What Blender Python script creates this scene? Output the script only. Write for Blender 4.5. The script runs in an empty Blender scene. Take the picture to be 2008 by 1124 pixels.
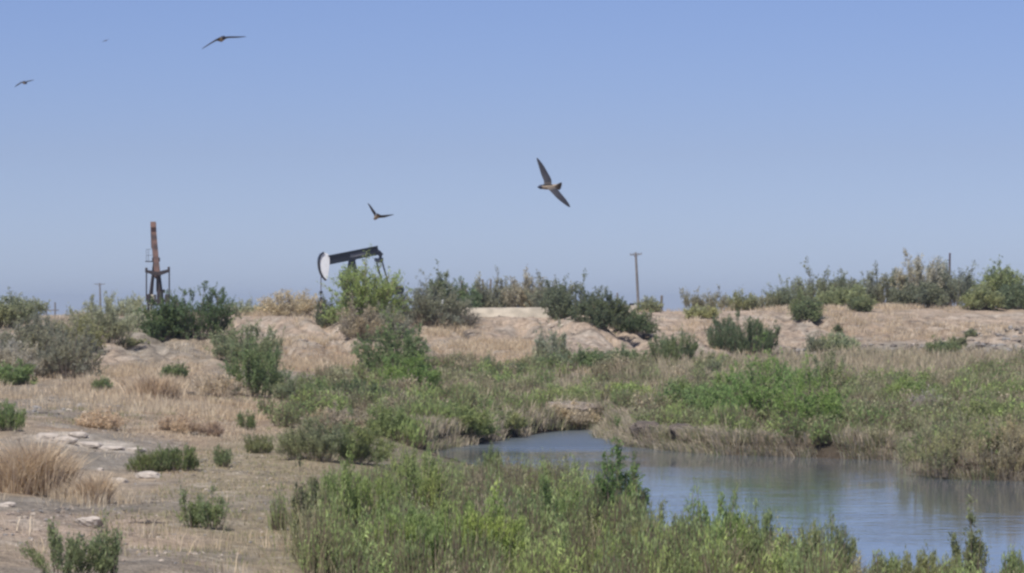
import bpy, bmesh, math, random
import numpy as np
from mathutils import Vector, Matrix
R = math.radians
rng = np.random.default_rng(7)
random.seed(7)
S = bpy.context.scene
C = S.collection
# ------------------------------------------------------------ camera
F, CX, HY, ZC = 5694.0, 1004.0, 612.0, 4.0      # focal length in photo pixels, centre column, horizon row, eye height
cam = bpy.data.objects.new('camera', bpy.data.cameras.new('camera')); C.objects.link(cam)
cam.location = (0, 0, ZC); cam.rotation_euler = (R(90), 0, 0)
cam.data.sensor_width = 36; cam.data.lens = F / 2008 * 36
cam.data.shift_y = (HY - 562) / 2008
cam.data.clip_start = 0.5; cam.data.clip_end = 30000
S.camera = cam
# ------------------------------------------------------------ light
SUN_EL, SUN_AZ = R(57), R(207)                   # azimuth clockwise from +Y
w = bpy.data.worlds.new('World'); S.world = w; w.use_nodes = True
nt = w.node_tree; bg = nt.nodes['Background']
sky = nt.nodes.new('ShaderNodeTexSky'); sky.sky_type = 'NISHITA'; sky.sun_disc = False
sky.sun_elevation = SUN_EL; sky.sun_rotation = SUN_AZ
sky.altitude = 900; sky.air_density = 1.0; sky.dust_density = 0.6; sky.ozone_density = 3.0
hs = nt.nodes.new('ShaderNodeMixRGB'); hs.blend_type = 'MULTIPLY'; hs.inputs[0].default_value = 1
tcw = nt.nodes.new('ShaderNodeTexCoord'); sx_ = nt.nodes.new('ShaderNodeSeparateXYZ'); rw = nt.nodes.new('ShaderNodeValToRGB')
nt.links.new(tcw.outputs['Generated'], sx_.inputs[0]); nt.links.new(sx_.outputs[2], rw.inputs[0]); nt.links.new(rw.outputs[0], hs.inputs[2])
el = rw.color_ramp.elements      # air tint by height above the horizon: mauve-blue haze low down, clear above
el[0].position = .012; el[0].color = (.58, .65, 1.0, 1); el[1].position = .5; el[1].color = (.86, .84, .98, 1)
for p_, c_ in ((.055, (.59, .59, .83, 1)), (.105, (.62, .615, .85, 1))):
    e_ = el.new(p_); e_.color = c_
nt.links.new(sky.outputs[0], hs.inputs[1]); nt.links.new(hs.outputs[0], bg.inputs[0])
bg.inputs[1].default_value = 0.095
sl = bpy.data.lights.new('sun', 'SUN'); sl.energy = 4.4; sl.angle = R(0.6); sl.color = (1, .96, .9)
so = bpy.data.objects.new('sun', sl); C.objects.link(so)
sd = Vector((math.sin(SUN_AZ) * math.cos(SUN_EL), math.cos(SUN_AZ) * math.cos(SUN_EL), math.sin(SUN_EL)))
so.rotation_euler = sd.to_track_quat('Z', 'Y').to_euler(); so.location = sd * 300
S.view_settings.view_transform = 'Standard'; S.view_settings.look = 'None'
S.view_settings.gamma = 1; S.view_settings.use_curve_mapping = False
S.view_settings.exposure = 0.3
S.render.engine = 'CYCLES'
S.cycles.pixel_filter_type = 'BLACKMAN_HARRIS'; S.cycles.filter_width = 2.6
S.cycles.max_bounces = 6; S.cycles.transmission_bounces = 4; S.cycles.diffuse_bounces = 3
# ------------------------------------------------------------ helpers
def lin(r, g, b, k=1.0):
    c = np.array([r, g, b], float) / 255
    return np.where(c < .04045, c / 12.92, ((c + .055) / 1.055) ** 2.4) * k
def tag(o, label=None, cat=None, group=None, kind=None):
    if label: o['label'] = label
    if cat: o['category'] = cat
    if group: o['group'] = group
    if kind: o['kind'] = kind
    return o
def empty(name, loc, rz=0):
    o = bpy.data.objects.new(name, None); C.objects.link(o)
    o.location = loc; o.rotation_euler = (0, 0, rz); o.empty_display_size = .2
    return o
def npmesh(name, V, T, mat, parent=None, col=None, smooth=False):
    """V (n,3); T (m,3) or (m,4)."""
    me = bpy.data.meshes.new(name); n, m, k = len(V), len(T), T.shape[1]
    me.vertices.add(n); me.vertices.foreach_set('co', np.ascontiguousarray(V, np.float32).ravel())
    me.loops.add(m * k); me.loops.foreach_set('vertex_index', np.ascontiguousarray(T, np.int32).ravel())
    me.polygons.add(m); me.polygons.foreach_set('loop_start', np.arange(0, m * k, k, dtype=np.int32))
    me.polygons.foreach_set('use_smooth', np.full(m, smooth))
    if col is not None:
        a = me.color_attributes.new('Col', 'FLOAT_COLOR', 'POINT')
        cc = np.ones((n, 4), np.float32); cc[:, :3] = np.clip(col, .002, 1); a.data.foreach_set('color', cc.ravel())
    me.update(calc_edges=True); me.materials.append(mat)
    o = bpy.data.objects.new(name, me); C.objects.link(o); o.parent = parent
    return o
def _h(ix, iy, s):
    n = (ix.astype(np.int64) * 374761393 + iy.astype(np.int64) * 668265263 + s * 1442695041) & 0xffffffff
    n = ((n ^ (n >> 13)) * 1274126177) & 0xffffffff
    return ((n ^ (n >> 16)) & 0xffff) / 65535.0
def vn(x, y, s=0):
    ix, iy = np.floor(x), np.floor(y); fx, fy = x - ix, y - iy
    fx = fx * fx * (3 - 2 * fx); fy = fy * fy * (3 - 2 * fy)
    a = _h(ix, iy, s) * (1 - fx) + _h(ix + 1, iy, s) * fx
    b = _h(ix, iy + 1, s) * (1 - fx) + _h(ix + 1, iy + 1, s) * fx
    return a * (1 - fy) + b * fy
def fbm(x, y, s=0, o=4):
    t, a, q = 0, .5, 0
    for i in range(o):
        t = t + a * vn(x * 2 ** i + 17.3 * i, y * 2 ** i - 9.1 * i, s + i); q += a; a *= .5
    return t / q
def sstep(a, b, x):
    t = np.clip((x - a) / (b - a), 0, 1); return t * t * (3 - 2 * t)
# ------------------------------------------------------------ materials
def nmat(name):
    m = bpy.data.materials.new(name); m.use_nodes = True
    return m, m.node_tree, m.node_tree.nodes['Principled BSDF']
def simple(name, rgb, rough=.6, metal=0, noise=0.25, scale=6.0, rgb2=None):
    m, t, p = nmat(name)
    tc = t.nodes.new('ShaderNodeTexCoord'); n = t.nodes.new('ShaderNodeTexNoise')
    n.inputs['Scale'].default_value = scale; n.inputs['Detail'].default_value = 5
    t.links.new(tc.outputs['Object'], n.inputs['Vector'])
    r = t.nodes.new('ShaderNodeValToRGB'); a = r.color_ramp.elements
    a[0].position = .35; a[1].position = .65
    a[0].color = (*[c * (1 - noise) for c in rgb], 1); a[1].color = (*(rgb2 if rgb2 is not None else [min(1, c * (1 + noise)) for c in rgb]), 1)
    t.links.new(n.outputs['Fac'], r.inputs[0]); t.links.new(r.outputs[0], p.inputs['Base Color'])
    p.inputs['Roughness'].default_value = rough; p.inputs['Metallic'].default_value = metal
    b = t.nodes.new('ShaderNodeBump'); b.inputs['Strength'].default_value = .3; b.inputs['Distance'].default_value = .02
    t.links.new(n.outputs['Fac'], b.inputs['Height']); t.links.new(b.outputs[0], p.inputs['Normal'])
    return m
def plantmat(name, trans=.35):
    m, t, p = nmat(name); t.nodes.remove(p)
    at = t.nodes.new('ShaderNodeAttribute'); at.attribute_name = 'Col'
    d = t.nodes.new('ShaderNodeBsdfDiffuse'); tr = t.nodes.new('ShaderNodeBsdfTranslucent'); mx = t.nodes.new('ShaderNodeMixShader')
    mx.inputs[0].default_value = trans
    t.links.new(at.outputs['Color'], d.inputs[0]); t.links.new(at.outputs['Color'], tr.inputs[0])
    t.links.new(d.outputs[0], mx.inputs[1]); t.links.new(tr.outputs[0], mx.inputs[2])
    t.links.new(mx.outputs[0], t.nodes['Material Output'].inputs[0])
    return m
M_LEAF = plantmat('leaf', .45); M_GRASS = plantmat('grass_blade', .4); M_TWIG = plantmat('twig_bark', 0.0)
def groundmat():
    m, t, p = nmat('soil')
    at = t.nodes.new('ShaderNodeAttribute'); at.attribute_name = 'Col'
    tc = t.nodes.new('ShaderNodeTexCoord')
    def noise(sc, det=6, rough=.6):
        n = t.nodes.new('ShaderNodeTexNoise'); n.inputs['Scale'].default_value = sc
        n.inputs['Detail'].default_value = det; n.inputs['Roughness'].default_value = rough
        t.links.new(tc.outputs['Object'], n.inputs['Vector']); return n
    n1, n2, n3 = noise(1.6), noise(7), noise(24, 3)
    def mul(fac_node, lo, hi, prev, p0=.3, p1=.7):
        r = t.nodes.new('ShaderNodeMapRange'); r.inputs[1].default_value = p0; r.inputs[2].default_value = p1
        r.inputs[3].default_value = lo; r.inputs[4].default_value = hi
        t.links.new(fac_node.outputs['Fac'], r.inputs[0])
        x = t.nodes.new('ShaderNodeVectorMath'); x.operation = 'SCALE'
        t.links.new(prev, x.inputs[0]); t.links.new(r.outputs[0], x.inputs['Scale']); return x.outputs[0]
    c = mul(n1, .78, 1.2, at.outputs['Color']); c = mul(n2, .68, 1.32, c); c = mul(n3, .72, 1.28, c)
    v = t.nodes.new('ShaderNodeTexVoronoi'); v.inputs['Scale'].default_value = 5.5; t.links.new(tc.outputs['Object'], v.inputs['Vector'])
    t.links.new(c, p.inputs['Base Color'])
    p.inputs['Roughness'].default_value = .95; p.inputs['Specular IOR Level'].default_value = .15
    ad = t.nodes.new('ShaderNodeMath'); ad.operation = 'ADD'
    t.links.new(n2.outputs['Fac'], ad.inputs[0]); t.links.new(n3.outputs['Fac'], ad.inputs[1])
    b = t.nodes.new('ShaderNodeBump'); b.inputs['Strength'].default_value = .7; b.inputs['Distance'].default_value = .15
    t.links.new(ad.outputs[0], b.inputs['Height']); t.links.new(b.outputs[0], p.inputs['Normal'])
    return m
def watermat():
    m, t, p = nmat('pond_water')
    p.inputs['Base Color'].default_value = (.09, .105, .115, 1); p.inputs['Roughness'].default_value = .04
    p.inputs['IOR'].default_value = 1.33
    tc = t.nodes.new('ShaderNodeTexCoord')
    mp = t.nodes.new('ShaderNodeMapping'); mp.inputs['Scale'].default_value = (.55, 1.0, 1)
    t.links.new(tc.outputs['Object'], mp.inputs[0])
    a = t.nodes.new('ShaderNodeTexNoise'); a.inputs['Scale'].default_value = 2.2; a.inputs['Detail'].default_value = 4
    t.links.new(mp.outputs[0], a.inputs['Vector'])
    l = t.nodes.new('ShaderNodeTexNoise'); l.inputs['Scale'].default_value = .16; l.inputs['Detail'].default_value = 2
    t.links.new(tc.outputs['Object'], l.inputs['Vector'])
    r = t.nodes.new('ShaderNodeMapRange'); r.inputs[1].default_value = .4; r.inputs[2].default_value = .6
    r.inputs[3].default_value = .25; r.inputs[4].default_value = 1.0
    t.links.new(l.outputs['Fac'], r.inputs[0])
    b = t.nodes.new('ShaderNodeBump')
    sp = t.nodes.new('ShaderNodeSeparateXYZ'); t.links.new(tc.outputs['Object'], sp.inputs[0])
    wr_ = t.nodes.new('ShaderNodeMapRange'); wr_.inputs[1].default_value = 82; wr_.inputs[2].default_value = 86; wr_.inputs[3].default_value = .02; wr_.inputs[4].default_value = .08
    rr_ = t.nodes.new('ShaderNodeMapRange'); rr_.inputs[1].default_value = 82; rr_.inputs[2].default_value = 87; rr_.inputs[3].default_value = .05; rr_.inputs[4].default_value = .34
    t.links.new(sp.outputs[1], rr_.inputs[0]); t.links.new(rr_.outputs[0], p.inputs['Roughness'])
    t.links.new(sp.outputs[1], wr_.inputs[0]); t.links.new(wr_.outputs[0], b.inputs['Distance'])
    t.links.new(r.outputs[0], b.inputs['Strength']); t.links.new(a.outputs['Fac'], b.inputs['Height'])
    t.links.new(b.outputs[0], p.inputs['Normal'])
    return m
# ------------------------------------------------------------ terrain
def wpt(px, py, z=0.0):
    d = (ZC - z) * F / (py - HY); return ((px - CX) / F * d, d)
FAR = [(846,885),(876,879),(944,869),(1005,859),(1062,848),(1120,843),(1188,842),(1200,856),(1222,868),(1245,876),(1300,880),(1420,892),(1520,894),(1600,897),(1700,901),(1785,903),(1808,922),(1840,936),(1910,941),(2008,943),(2300,960),(2900,985)]
NEAR = [(2900,1290),(2300,1215),(2008,1180),(1800,1160),(1600,1130),(1480,1105),(1400,1080),(1320,1045),(1250,1018),(1180,985),(1100,950),(1000,928),(930,912),(870,900)]
WP = np.array([wpt(*p) for p in FAR + NEAR]); NF = len(FAR)
def wdist(X, Y):
    """signed distance to the pond edge (+ on land) and whether the nearest edge is the far shore"""
    best = np.full(X.shape, 1e9); ins = np.zeros(X.shape, bool); far = np.zeros(X.shape, bool); n = len(WP)
    for i in range(n):
        a, b = WP[i], WP[(i + 1) % n]; e = b - a
        t = np.clip(((X - a[0]) * e[0] + (Y - a[1]) * e[1]) / (e @ e), 0, 1)
        d = np.hypot(X - a[0] - t * e[0], Y - a[1] - t * e[1]); k = d < best
        best = np.where(k, d, best); far = np.where(k, i < NF - 1, far)
        c = ((a[1] > Y) != (b[1] > Y)); 
        if e[1] != 0: ins ^= c & (X < a[0] + (Y - a[1]) / e[1] * e[0])
    return np.where(ins, -best, best), far
PROF = {
 -150: [(0,1.2),(33,1.1),(42,1.0),(50,.9),(70,1.2),(85,1.4),(100,1.7),(115,2.5),(130,3.1),(145,3.65),(170,3.6),(230,3.6)],
 0:    [(0,1.0),(33,1.0),(42,.9),(50,.8),(58,.85),(70,1.1),(85,1.3),(100,1.6),(115,2.3),(130,3.1),(145,3.6),(170,3.55),(230,3.6)],
 300:  [(0,1.0),(33,.9),(45,.6),(58,.5),(72,.8),(88,1.2),(104,1.6),(118,2.4),(132,3.35),(143,3.75),(165,3.9),(230,3.9)],
 550:  [(0,.8),(33,.7),(45,.5),(60,.5),(75,.6),(90,.9),(108,1.2),(120,1.8),(130,3.1),(137,3.75),(160,3.9),(230,3.9)],
 800:  [(0,.5),(33,.4),(50,.3),(70,.4),(85,.6),(100,.9),(115,1.3),(127,2.2),(138,3.4),(144,3.8),(165,3.9),(230,3.9)],
 1000: [(0,.4),(45,.3),(60,.25),(80,.3),(98,.5),(110,.8),(125,1.3),(137,2.4),(146,3.75),(160,3.85),(230,3.9)],
 1130: [(0,.3),(45,.25),(60,.2),(85,.3),(98,.5),(110,.8),(122,1.3),(130,2.6),(138,3.75),(145,3.7),(165,3.9),(230,3.9)],
 1250: [(0,.3),(45,.2),(57,.15),(88,.4),(105,.8),(120,1.2),(130,2.0),(141,3.05),(154,3.9),(170,4.0),(230,3.9)],
 1500: [(0,.3),(45,.2),(90,.45),(105,.8),(125,1.2),(140,1.6),(149,2.6),(159,4.05),(175,4.1),(230,3.9)],
 1750: [(0,.3),(45,.2),(82,.45),(100,.8),(125,1.25),(140,1.6),(151,2.5),(164,4.2),(180,4.2),(240,3.9)],
 2008: [(0,.3),(45,.2),(70,.45),(90,.85),(110,1.1),(130,1.5),(145,2.1),(155,2.9),(169,4.25),(185,4.2),(250,3.9)],
 2300: [(0,.3),(45,.2),(70,.45),(90,.85),(110,1.1),(130,1.6),(145,2.4),(155,3.2),(169,4.3),(185,4.2),(250,3.9)],
}
PK = sorted(PROF)
def height(X, Y, fine=True):
    X = np.asarray(X, float); Y = np.asarray(Y, float); Ys = np.maximum(Y, 8)
    px = CX + F * X / Ys; w_ = px + 90 * (fbm(X * .11, Y * .11, 5, 2) - .5)
    Yw = Y + 5.0 * (fbm(X * .16 + 3, Y * .05, 9, 3) - .5)
    col = np.stack([np.interp(Yw, [p[0] for p in PROF[k]], [p[1] for p in PROF[k]]) for k in PK])
    j = np.clip(np.searchsorted(PK, w_) - 1, 0, len(PK) - 2)
    k0 = np.array(PK)[j]; k1 = np.array(PK)[j + 1]; t = np.clip((w_ - k0) / (k1 - k0), 0, 1); t = t * t * (3 - 2 * t)
    z = np.take_along_axis(col, j[None], 0)[0] * (1 - t) + np.take_along_axis(col, (j + 1)[None], 0)[0] * t
    # slope mask: gullies on the cut bank
    bank = sstep(1.5, 2.4, z) * (1 - sstep(3.5, 4.0, z))
    gul = np.abs(fbm(X * .55 + .15 * Y, Y * .10, 21, 3) - .5) * 2
    z = z - bank * .34 * (1 - sstep(0, .32, gul)) + bank * (.28 * (fbm(X * .9, Y * .5, 31, 4) - .5) + .28 * (fbm(X * 2.0, Y * 1.3, 33, 3) - .5))
    far_damp = 1 - sstep(250, 500, Y)
    z = z + far_damp * (.10 * (fbm(X * 1.1, Y * .8, 45, 3) - .5) + .18 * (fbm(X * .35, Y * .22, 41, 3) - .5) + .07 * (fbm(X * 2.6, Y * 2.2, 47, 2) - .5) * sstep(.2, 1.0, z) + .07 * (fbm(X * 1.6, Y * 1.6, 51, 3) - .5))
    z = z - .10 * sstep(230, 420, Y) - 2.0 * sstep(260, 900, Y) - 6 * sstep(900, 4500, Y)
    s, far = wdist(X, Y)
    s = s + .7 * (fbm(X * .7, Y * .7, 61, 3) - .5)
    shore = np.where(far, .02 + .98 * sstep(0, .22, s), .08 + .92 * sstep(0, 2.5, s))
    zz = np.where(s > 0, np.maximum(z, .12) * shore, -.5 * sstep(0, 1.2, -s) - .02)
    return zz
def hz(x, y): return float(height(np.array([x]), np.array([y]))[0])
def proj(X, Y, Z):
    return CX + F * X / Y, HY - F * (Z - ZC) / Y
def ground_at(px, py, lo=33, hi=190):
    d = np.arange(lo, hi, .2); X = (px - CX) / F * d; z = height(X, d); r = ZC - (py - HY) * d / F
    k = np.nonzero(z >= r)[0]
    i = k[0] if len(k) else len(d) - 1
    return X[i], d[i], z[i]
def ellm(px, py, L):
    """strongest of a list of soft ellipses (cx, cy, rx, ry, value)"""
    v = np.zeros(px.shape)
    for cx, cy, rx, ry, a in L:
        q = ((px - cx) / rx) ** 2 + ((py - cy) / ry) ** 2
        v = np.maximum(v, a * (1 - sstep(.6, 1.25, q)))
    return v
# ground colours: base then painted soils (real surface colours: clay, gravel, caliche, litter), plus crevice shade painted in
SOIL = lin(178,160,138); CLAY = lin(200,178,156); GRAV = lin(156,148,136); PALE = lin(208,196,180); LIT = lin(166,152,126); TANS = lin(176,152,126); MUD = lin(78,68,58); OLIV = lin(128,124,96)
GK = .73
def paint(X, Y, Z):
    px, py = proj(X, np.maximum(Y, 10), Z)
    px = px + 60 * (fbm(X * .5, Y * .5, 71, 3) - .5); py = py + 26 * (fbm(X * .4 + 8, Y * .25, 77, 3) - .5)
    c = np.broadcast_to(SOIL, X.shape + (3,)).copy()
    def mix(col, m): 
        nonlocal c; c = c * (1 - m[..., None]) + col * m[..., None]
    mix(TANS, .55 * sstep(.48, .66, fbm(X * .55 + 9, Y * .4, 73, 4)) * (Y < 180)); mix(GRAV, .5 * sstep(.52, .68, fbm(X * .8 - 9, Y * .5, 74, 4)) * (Y < 180))
    mix(LIT, ellm(px, py, [(560,930,200,90,.9),(500,1060,150,60,.8),(620,1100,200,70,.6),(600,770,150,40,.6),(380,1010,170,60,.5)]))
    mix(GRAV, ellm(px, py, [(180,885,190,36,.75),(100,995,200,20,.7),(120,800,200,18,.6),(420,985,180,26,.4),(300,1090,220,16,.4),(560,735,160,16,.8),(980,740,120,20,.7),(1780,680,320,26,.85),(1950,650,130,30,.9),(1200,670,130,26,.6),(230,690,160,14,.6),(60,790,120,20,.7)]))
    mix(CLAY, ellm(px, py, [(70,1030,240,32,.95),(250,1060,170,20,.6),(620,645,220,34,.95),(880,680,160,40,.6),(1130,650,190,45,1),(1300,650,200,50,1),(1560,640,220,45,.95),(1850,640,260,40,.8),(1400,620,160,25,.9),(450,640,90,30,.9),(200,690,60,25,.8)]))
    mix(TANS, ellm(px, py, [(620,700,120,30,.9),(960,705,130,30,.9),(300,760,170,45,.8),(1740,650,150,30,.6),(1780,725,300,22,.8),(470,820,150,30,.8)]))
    mix(PALE, ellm(px, py, [(120,858,70,9,.95),(200,872,70,7,.9),(255,882,40,6,.9),(1560,620,70,4,.5),(630,672,40,5,.5),(1960,620,60,4,.5),(70,1022,60,5,.4),(560,748,90,6,.4)]))
    mix(OLIV, ellm(px, py, [(950,1050,380,180,.9),(820,850,280,60,.8),(1600,820,560,75,.85),(1300,780,300,50,.7),(1800,1120,300,40,.9)]))
    big = fbm(X * .25, Y * .2, 81, 4)[..., None]; c = c * (.84 + .32 * big)
    sp = sstep(.62, .75, fbm(X * 2.2, Y * 1.4, 91, 3)); mix(PALE, .35 * sp * (Y < 175))
    dk = sstep(.60, .74, fbm(X * 1.7 + 40, Y * 1.2, 95, 3)); mix(GRAV * .6, .45 * dk * (Y < 175))  # dark flecks: shade of small crevices painted into the soil colour
    s, far = wdist(X, Y); bk = sstep(1.6, 2.4, Z) * (1 - sstep(3.6, 4.0, Z)) * (Y < 176); mix(GRAV * .85, .4 * bk * sstep(.52, .66, fbm(X * .7, Y * 1.1, 97, 4))); mix(PALE, .45 * bk * sstep(.55, .66, fbm(X * 1.1 + 30, Y * 1.5, 98, 3))); mix(MUD * 1.3, .5 * bk * sstep(.62, .70, fbm(X * 2.4 + 5, Y * 2.0, 99, 3)))  # grey and pale bank soils; the darkest patches are painted crevice shade
    mix(MUD, (1 - sstep(.05, .7, s)) * .9)
    farm = sstep(190, 300, Y); mix(lin(168,155,132), farm * .8)
    return c * GK
def axis(a, b, step, out_lo, out_hi, grow=1.35):
    v = list(np.arange(a, b + step * .5, step)); s, x = step, b
    while x < out_hi: s *= grow; x += s; v.append(min(x, out_hi))
    s, x = step, a; lo = []
    while x > out_lo: s *= grow; x -= s; lo.append(max(x, out_lo))
    return np.array(lo[::-1] + v)
gx = axis(-31, 31, .2, -4000, 4000); gy = axis(33, 176, .2, -60, 4500, 1.3)
GX, GY = np.meshgrid(gx, gy)
GZ = height(GX, GY)
GC = paint(GX, GY, GZ)
nx, ny = len(gx), len(gy)
idx = np.arange(nx * ny).reshape(ny, nx)
Q = np.stack([idx[:-1, :-1], idx[:-1, 1:], idx[1:, 1:], idx[1:, :-1]], -1).reshape(-1, 4)
ground = npmesh('ground', np.stack([GX, GY, GZ], -1).reshape(-1, 3), Q, groundmat(), col=GC.reshape(-1, 3), smooth=True)
tag(ground, kind='structure')
# pond: one flat sheet inside the shore, tucked under the banks
bm = bmesh.new()
cpt = WP.mean(0)
vs = []
for i, p in enumerate(WP):
    a, b = WP[i - 1], WP[(i + 1) % len(WP)]; e = b - a; nrm = np.array([-e[1], e[0]]) / np.hypot(*e)   # left of a clockwise ring is outside
    vs.append(p + nrm * 1.0)
area = sum(WP[i - 1][0] * WP[i][1] - WP[i][0] * WP[i - 1][1] for i in range(len(WP)))
if area > 0: vs = [2 * p - q for p, q in zip(WP, vs)]
f = bm.faces.new([bm.verts.new((v[0], v[1], 0)) for v in vs])
if f.normal.z < 0: f.normal_flip()
bmesh.ops.triangulate(bm, faces=bm.faces[:])
me = bpy.data.meshes.new('water'); bm.to_mesh(me); bm.free(); me.materials.append(watermat())
wo = bpy.data.objects.new('water', me); C.objects.link(wo); tag(wo, kind='structure')
for p_ in wo.data.polygons:
    if p_.normal.z < 0: wo.data.flip_normals(); break
# ------------------------------------------------------------ plants
def unit(v): return v / np.maximum(np.linalg.norm(v, axis=-1, keepdims=True), 1e-6)
KIND = {  # nstem, dome, spread, t0, updir, twigspread, leafspread, cover, grey twigs
 'tamarisk': dict(ns=30, asp=.26, ls=1.2, dome=.42, base=.50, t0=.15, up=.9, tw=.55, lf=.7, cov=2.3, arch=.55),
 'mesquite': dict(ns=26, asp=.40, ls=1.0, dome=.50, base=.30, t0=.22, up=.25, tw=.95, lf=1.2, cov=4.6, arch=.75),
 'sage':     dict(ns=38, asp=.30, ls=1.0, dome=.55, base=.50, t0=.12, up=.5, tw=.8, lf=1.0, cov=2.2, arch=.6),
 'broom':    dict(ns=44, asp=.20, ls=1.35, dome=.28, base=.70, t0=.08, up=2.3, tw=.24, lf=.24, cov=3.2, arch=.6),
 'dense':    dict(ns=38, asp=.38, ls=1.0, dome=.45, base=.60, t0=.08, up=.4, tw=.9, lf=1.1, cov=4.2, arch=.6),
 'crown':    dict(ns=64, asp=.42, ls=1.0, dome=.30, base=.30, t0=.22, up=.3, tw=.9, lf=1.2, cov=4.2, arch=.7),
 'bank':     dict(ns=60, asp=.26, ls=1.2, dome=.35, base=.95, t0=.05, up=.6, tw=.6, lf=.7, cov=2.6, arch=.6),
 'wispy':    dict(ns=14, asp=.22, ls=1.3, dome=.30, base=.45, t0=.15, up=1.3, tw=.35, lf=.45, cov=1.6, arch=.55),
}
def shrub_geo(kind, H, W, L, r, capn=15000, D=None, cov=1.0):
    k = KIND[kind]; D = D or W * .8
    ns = int(k['ns'] * 1.5 * (1 + .6 * max(0, W / H - 1.0)))
    az = r.uniform(0, 2 * np.pi, ns); rr = np.sqrt(r.uniform(0.0, 1, ns))
    # broad lumps: a few leading azimuths stand higher than the rest
    lump = .86 + .14 * np.cos(az * r.integers(2, 4) + r.uniform(0, 6)) * r.uniform(.4, 1)
    hgt = H * (1 - k['dome'] * rr ** 2.5) * r.uniform(.55, 1.0, ns) ** .7 * lump
    low = r.uniform(0, 1, ns) < .38; hgt = np.where(low, hgt * r.uniform(.3, .75, ns), hgt)
    hgt[np.argmax(hgt)] = H * .96
    tip = np.stack([rr * np.cos(az) * W / 2, rr * np.sin(az) * D / 2, hgt], -1)
    base = tip * [k['base'], k['base'], 0] + r.normal(0, .03, (ns, 3)) * [W, D, 0]
    ctrl = base + (tip - base) * [.35, .35, k['arch']] 
    B = lambda i, t: (1 - t)[:, None] ** 2 * base[i] + (2 * t * (1 - t))[:, None] * ctrl[i] + t[:, None] ** 2 * tip[i]
    dB = lambda i, t: 2 * (1 - t)[:, None] * (ctrl[i] - base[i]) + 2 * t[:, None] * (tip[i] - ctrl[i])
    nt_ = ns * 9; ti = r.integers(0, ns, nt_); tt = k['t0'] + (1 - k['t0']) * r.uniform(0, 1, nt_) ** .8
    tp = B(ti, tt); td = unit(unit(dB(ti, tt)) + r.normal(0, k['tw'], (nt_, 3)) + [0, 0, k['up']])
    tl = np.minimum(H, W) * r.uniform(.12, .30, nt_) * (1.25 - .6 * tt)
    L = L * k['ls']; wl = L * k['asp']
    n = int(min(capn, cov * 1.7 * k['cov'] * W * H / (L * wl * .62)))
    li = r.integers(0, nt_, n); s = r.uniform(0.05, 1.05, n)
    lp = tp[li] + td[li] * (tl[li] * s)[:, None] + r.normal(0, L * .35, (n, 3))
    ld = unit(td[li] + r.normal(0, k['lf'], (n, 3))); sd_ = unit(np.cross(ld, r.normal(0, 1, (n, 3))))
    ll = L * r.uniform(.6, 1.3, n)[:, None]; ww = wl * r.uniform(.6, 1.3, n)[:, None]
    a = lp - ld * ll * .5; b = lp + ld * ll * .5; mid = lp + ld * ll * .05
    V = np.stack([a, mid + sd_ * ww * .5, b, mid - sd_ * ww * .5], 1)
    V[..., 2] = np.maximum(V[..., 2], .01)
    V = V.reshape(-1, 3)
    ex = np.array([W / max(np.ptp(np.percentile(V[:, 0], (2, 98))), .05), D / max(np.ptp(np.percentile(V[:, 1], (2, 98))), .05), H / max(np.percentile(V[:, 2], 98), .05)])
    ex = np.clip(ex, .6, 2.2); V = V * ex; base, ctrl, tip, tp, td = base * ex, ctrl * ex, tip * ex, tp * ex, unit(td * ex)
    Fq = np.arange(n * 4).reshape(-1, 4)
    cf = np.repeat(r.uniform(.72, 1.28, n) * r.uniform(.85, 1.15, nt_)[li], 4)
    # stems
    ts = np.linspace(0, 1, 5); SV, SF = [], []
    ids = np.arange(ns); rad0 = max(.008, H * .010)
    for j, t in enumerate(ts):
        c = B(ids, np.full(ns, t)); rad = rad0 * (1 - .75 * t)
        for q in range(3): SV.append(c + rad * np.array([math.cos(q * 2.094), math.sin(q * 2.094), 0]))
    SVa = np.stack(SV, 1).reshape(-1, 3)            # ns*15
    for j in range(4):
        for q in range(3):
            q2 = (q + 1) % 3; SF.append(np.stack([ids * 15 + j * 3 + q, ids * 15 + j * 3 + q2, ids * 15 + j * 3 + 3 + q2, ids * 15 + j * 3 + 3 + q], -1))
    SFa = np.concatenate(SF)
    pr = unit(np.cross(td, r.normal(0, 1, td.shape))) * rad0 * .45
    TV = np.stack([tp - pr, tp + pr, tp + td * (tl * .9)[:, None] + pr * .3, tp + td * (tl * .9)[:, None] - pr * .3], 1).reshape(-1, 3)
    TF = np.arange(len(TV)).reshape(-1, 4) + len(SVa)
    return V, Fq, cf, np.concatenate([SVa, TV]), np.concatenate([SFa, TF])
AK = 1.2
def acol(rgb):
    c = lin(*rgb, AK); g = c @ np.array([.3, .6, .1]); return (c * .79 + g * .21 * np.array([1.06, 1.0, .90])) * np.array([1.03, 1.0, .96])
SH = 0
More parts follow.
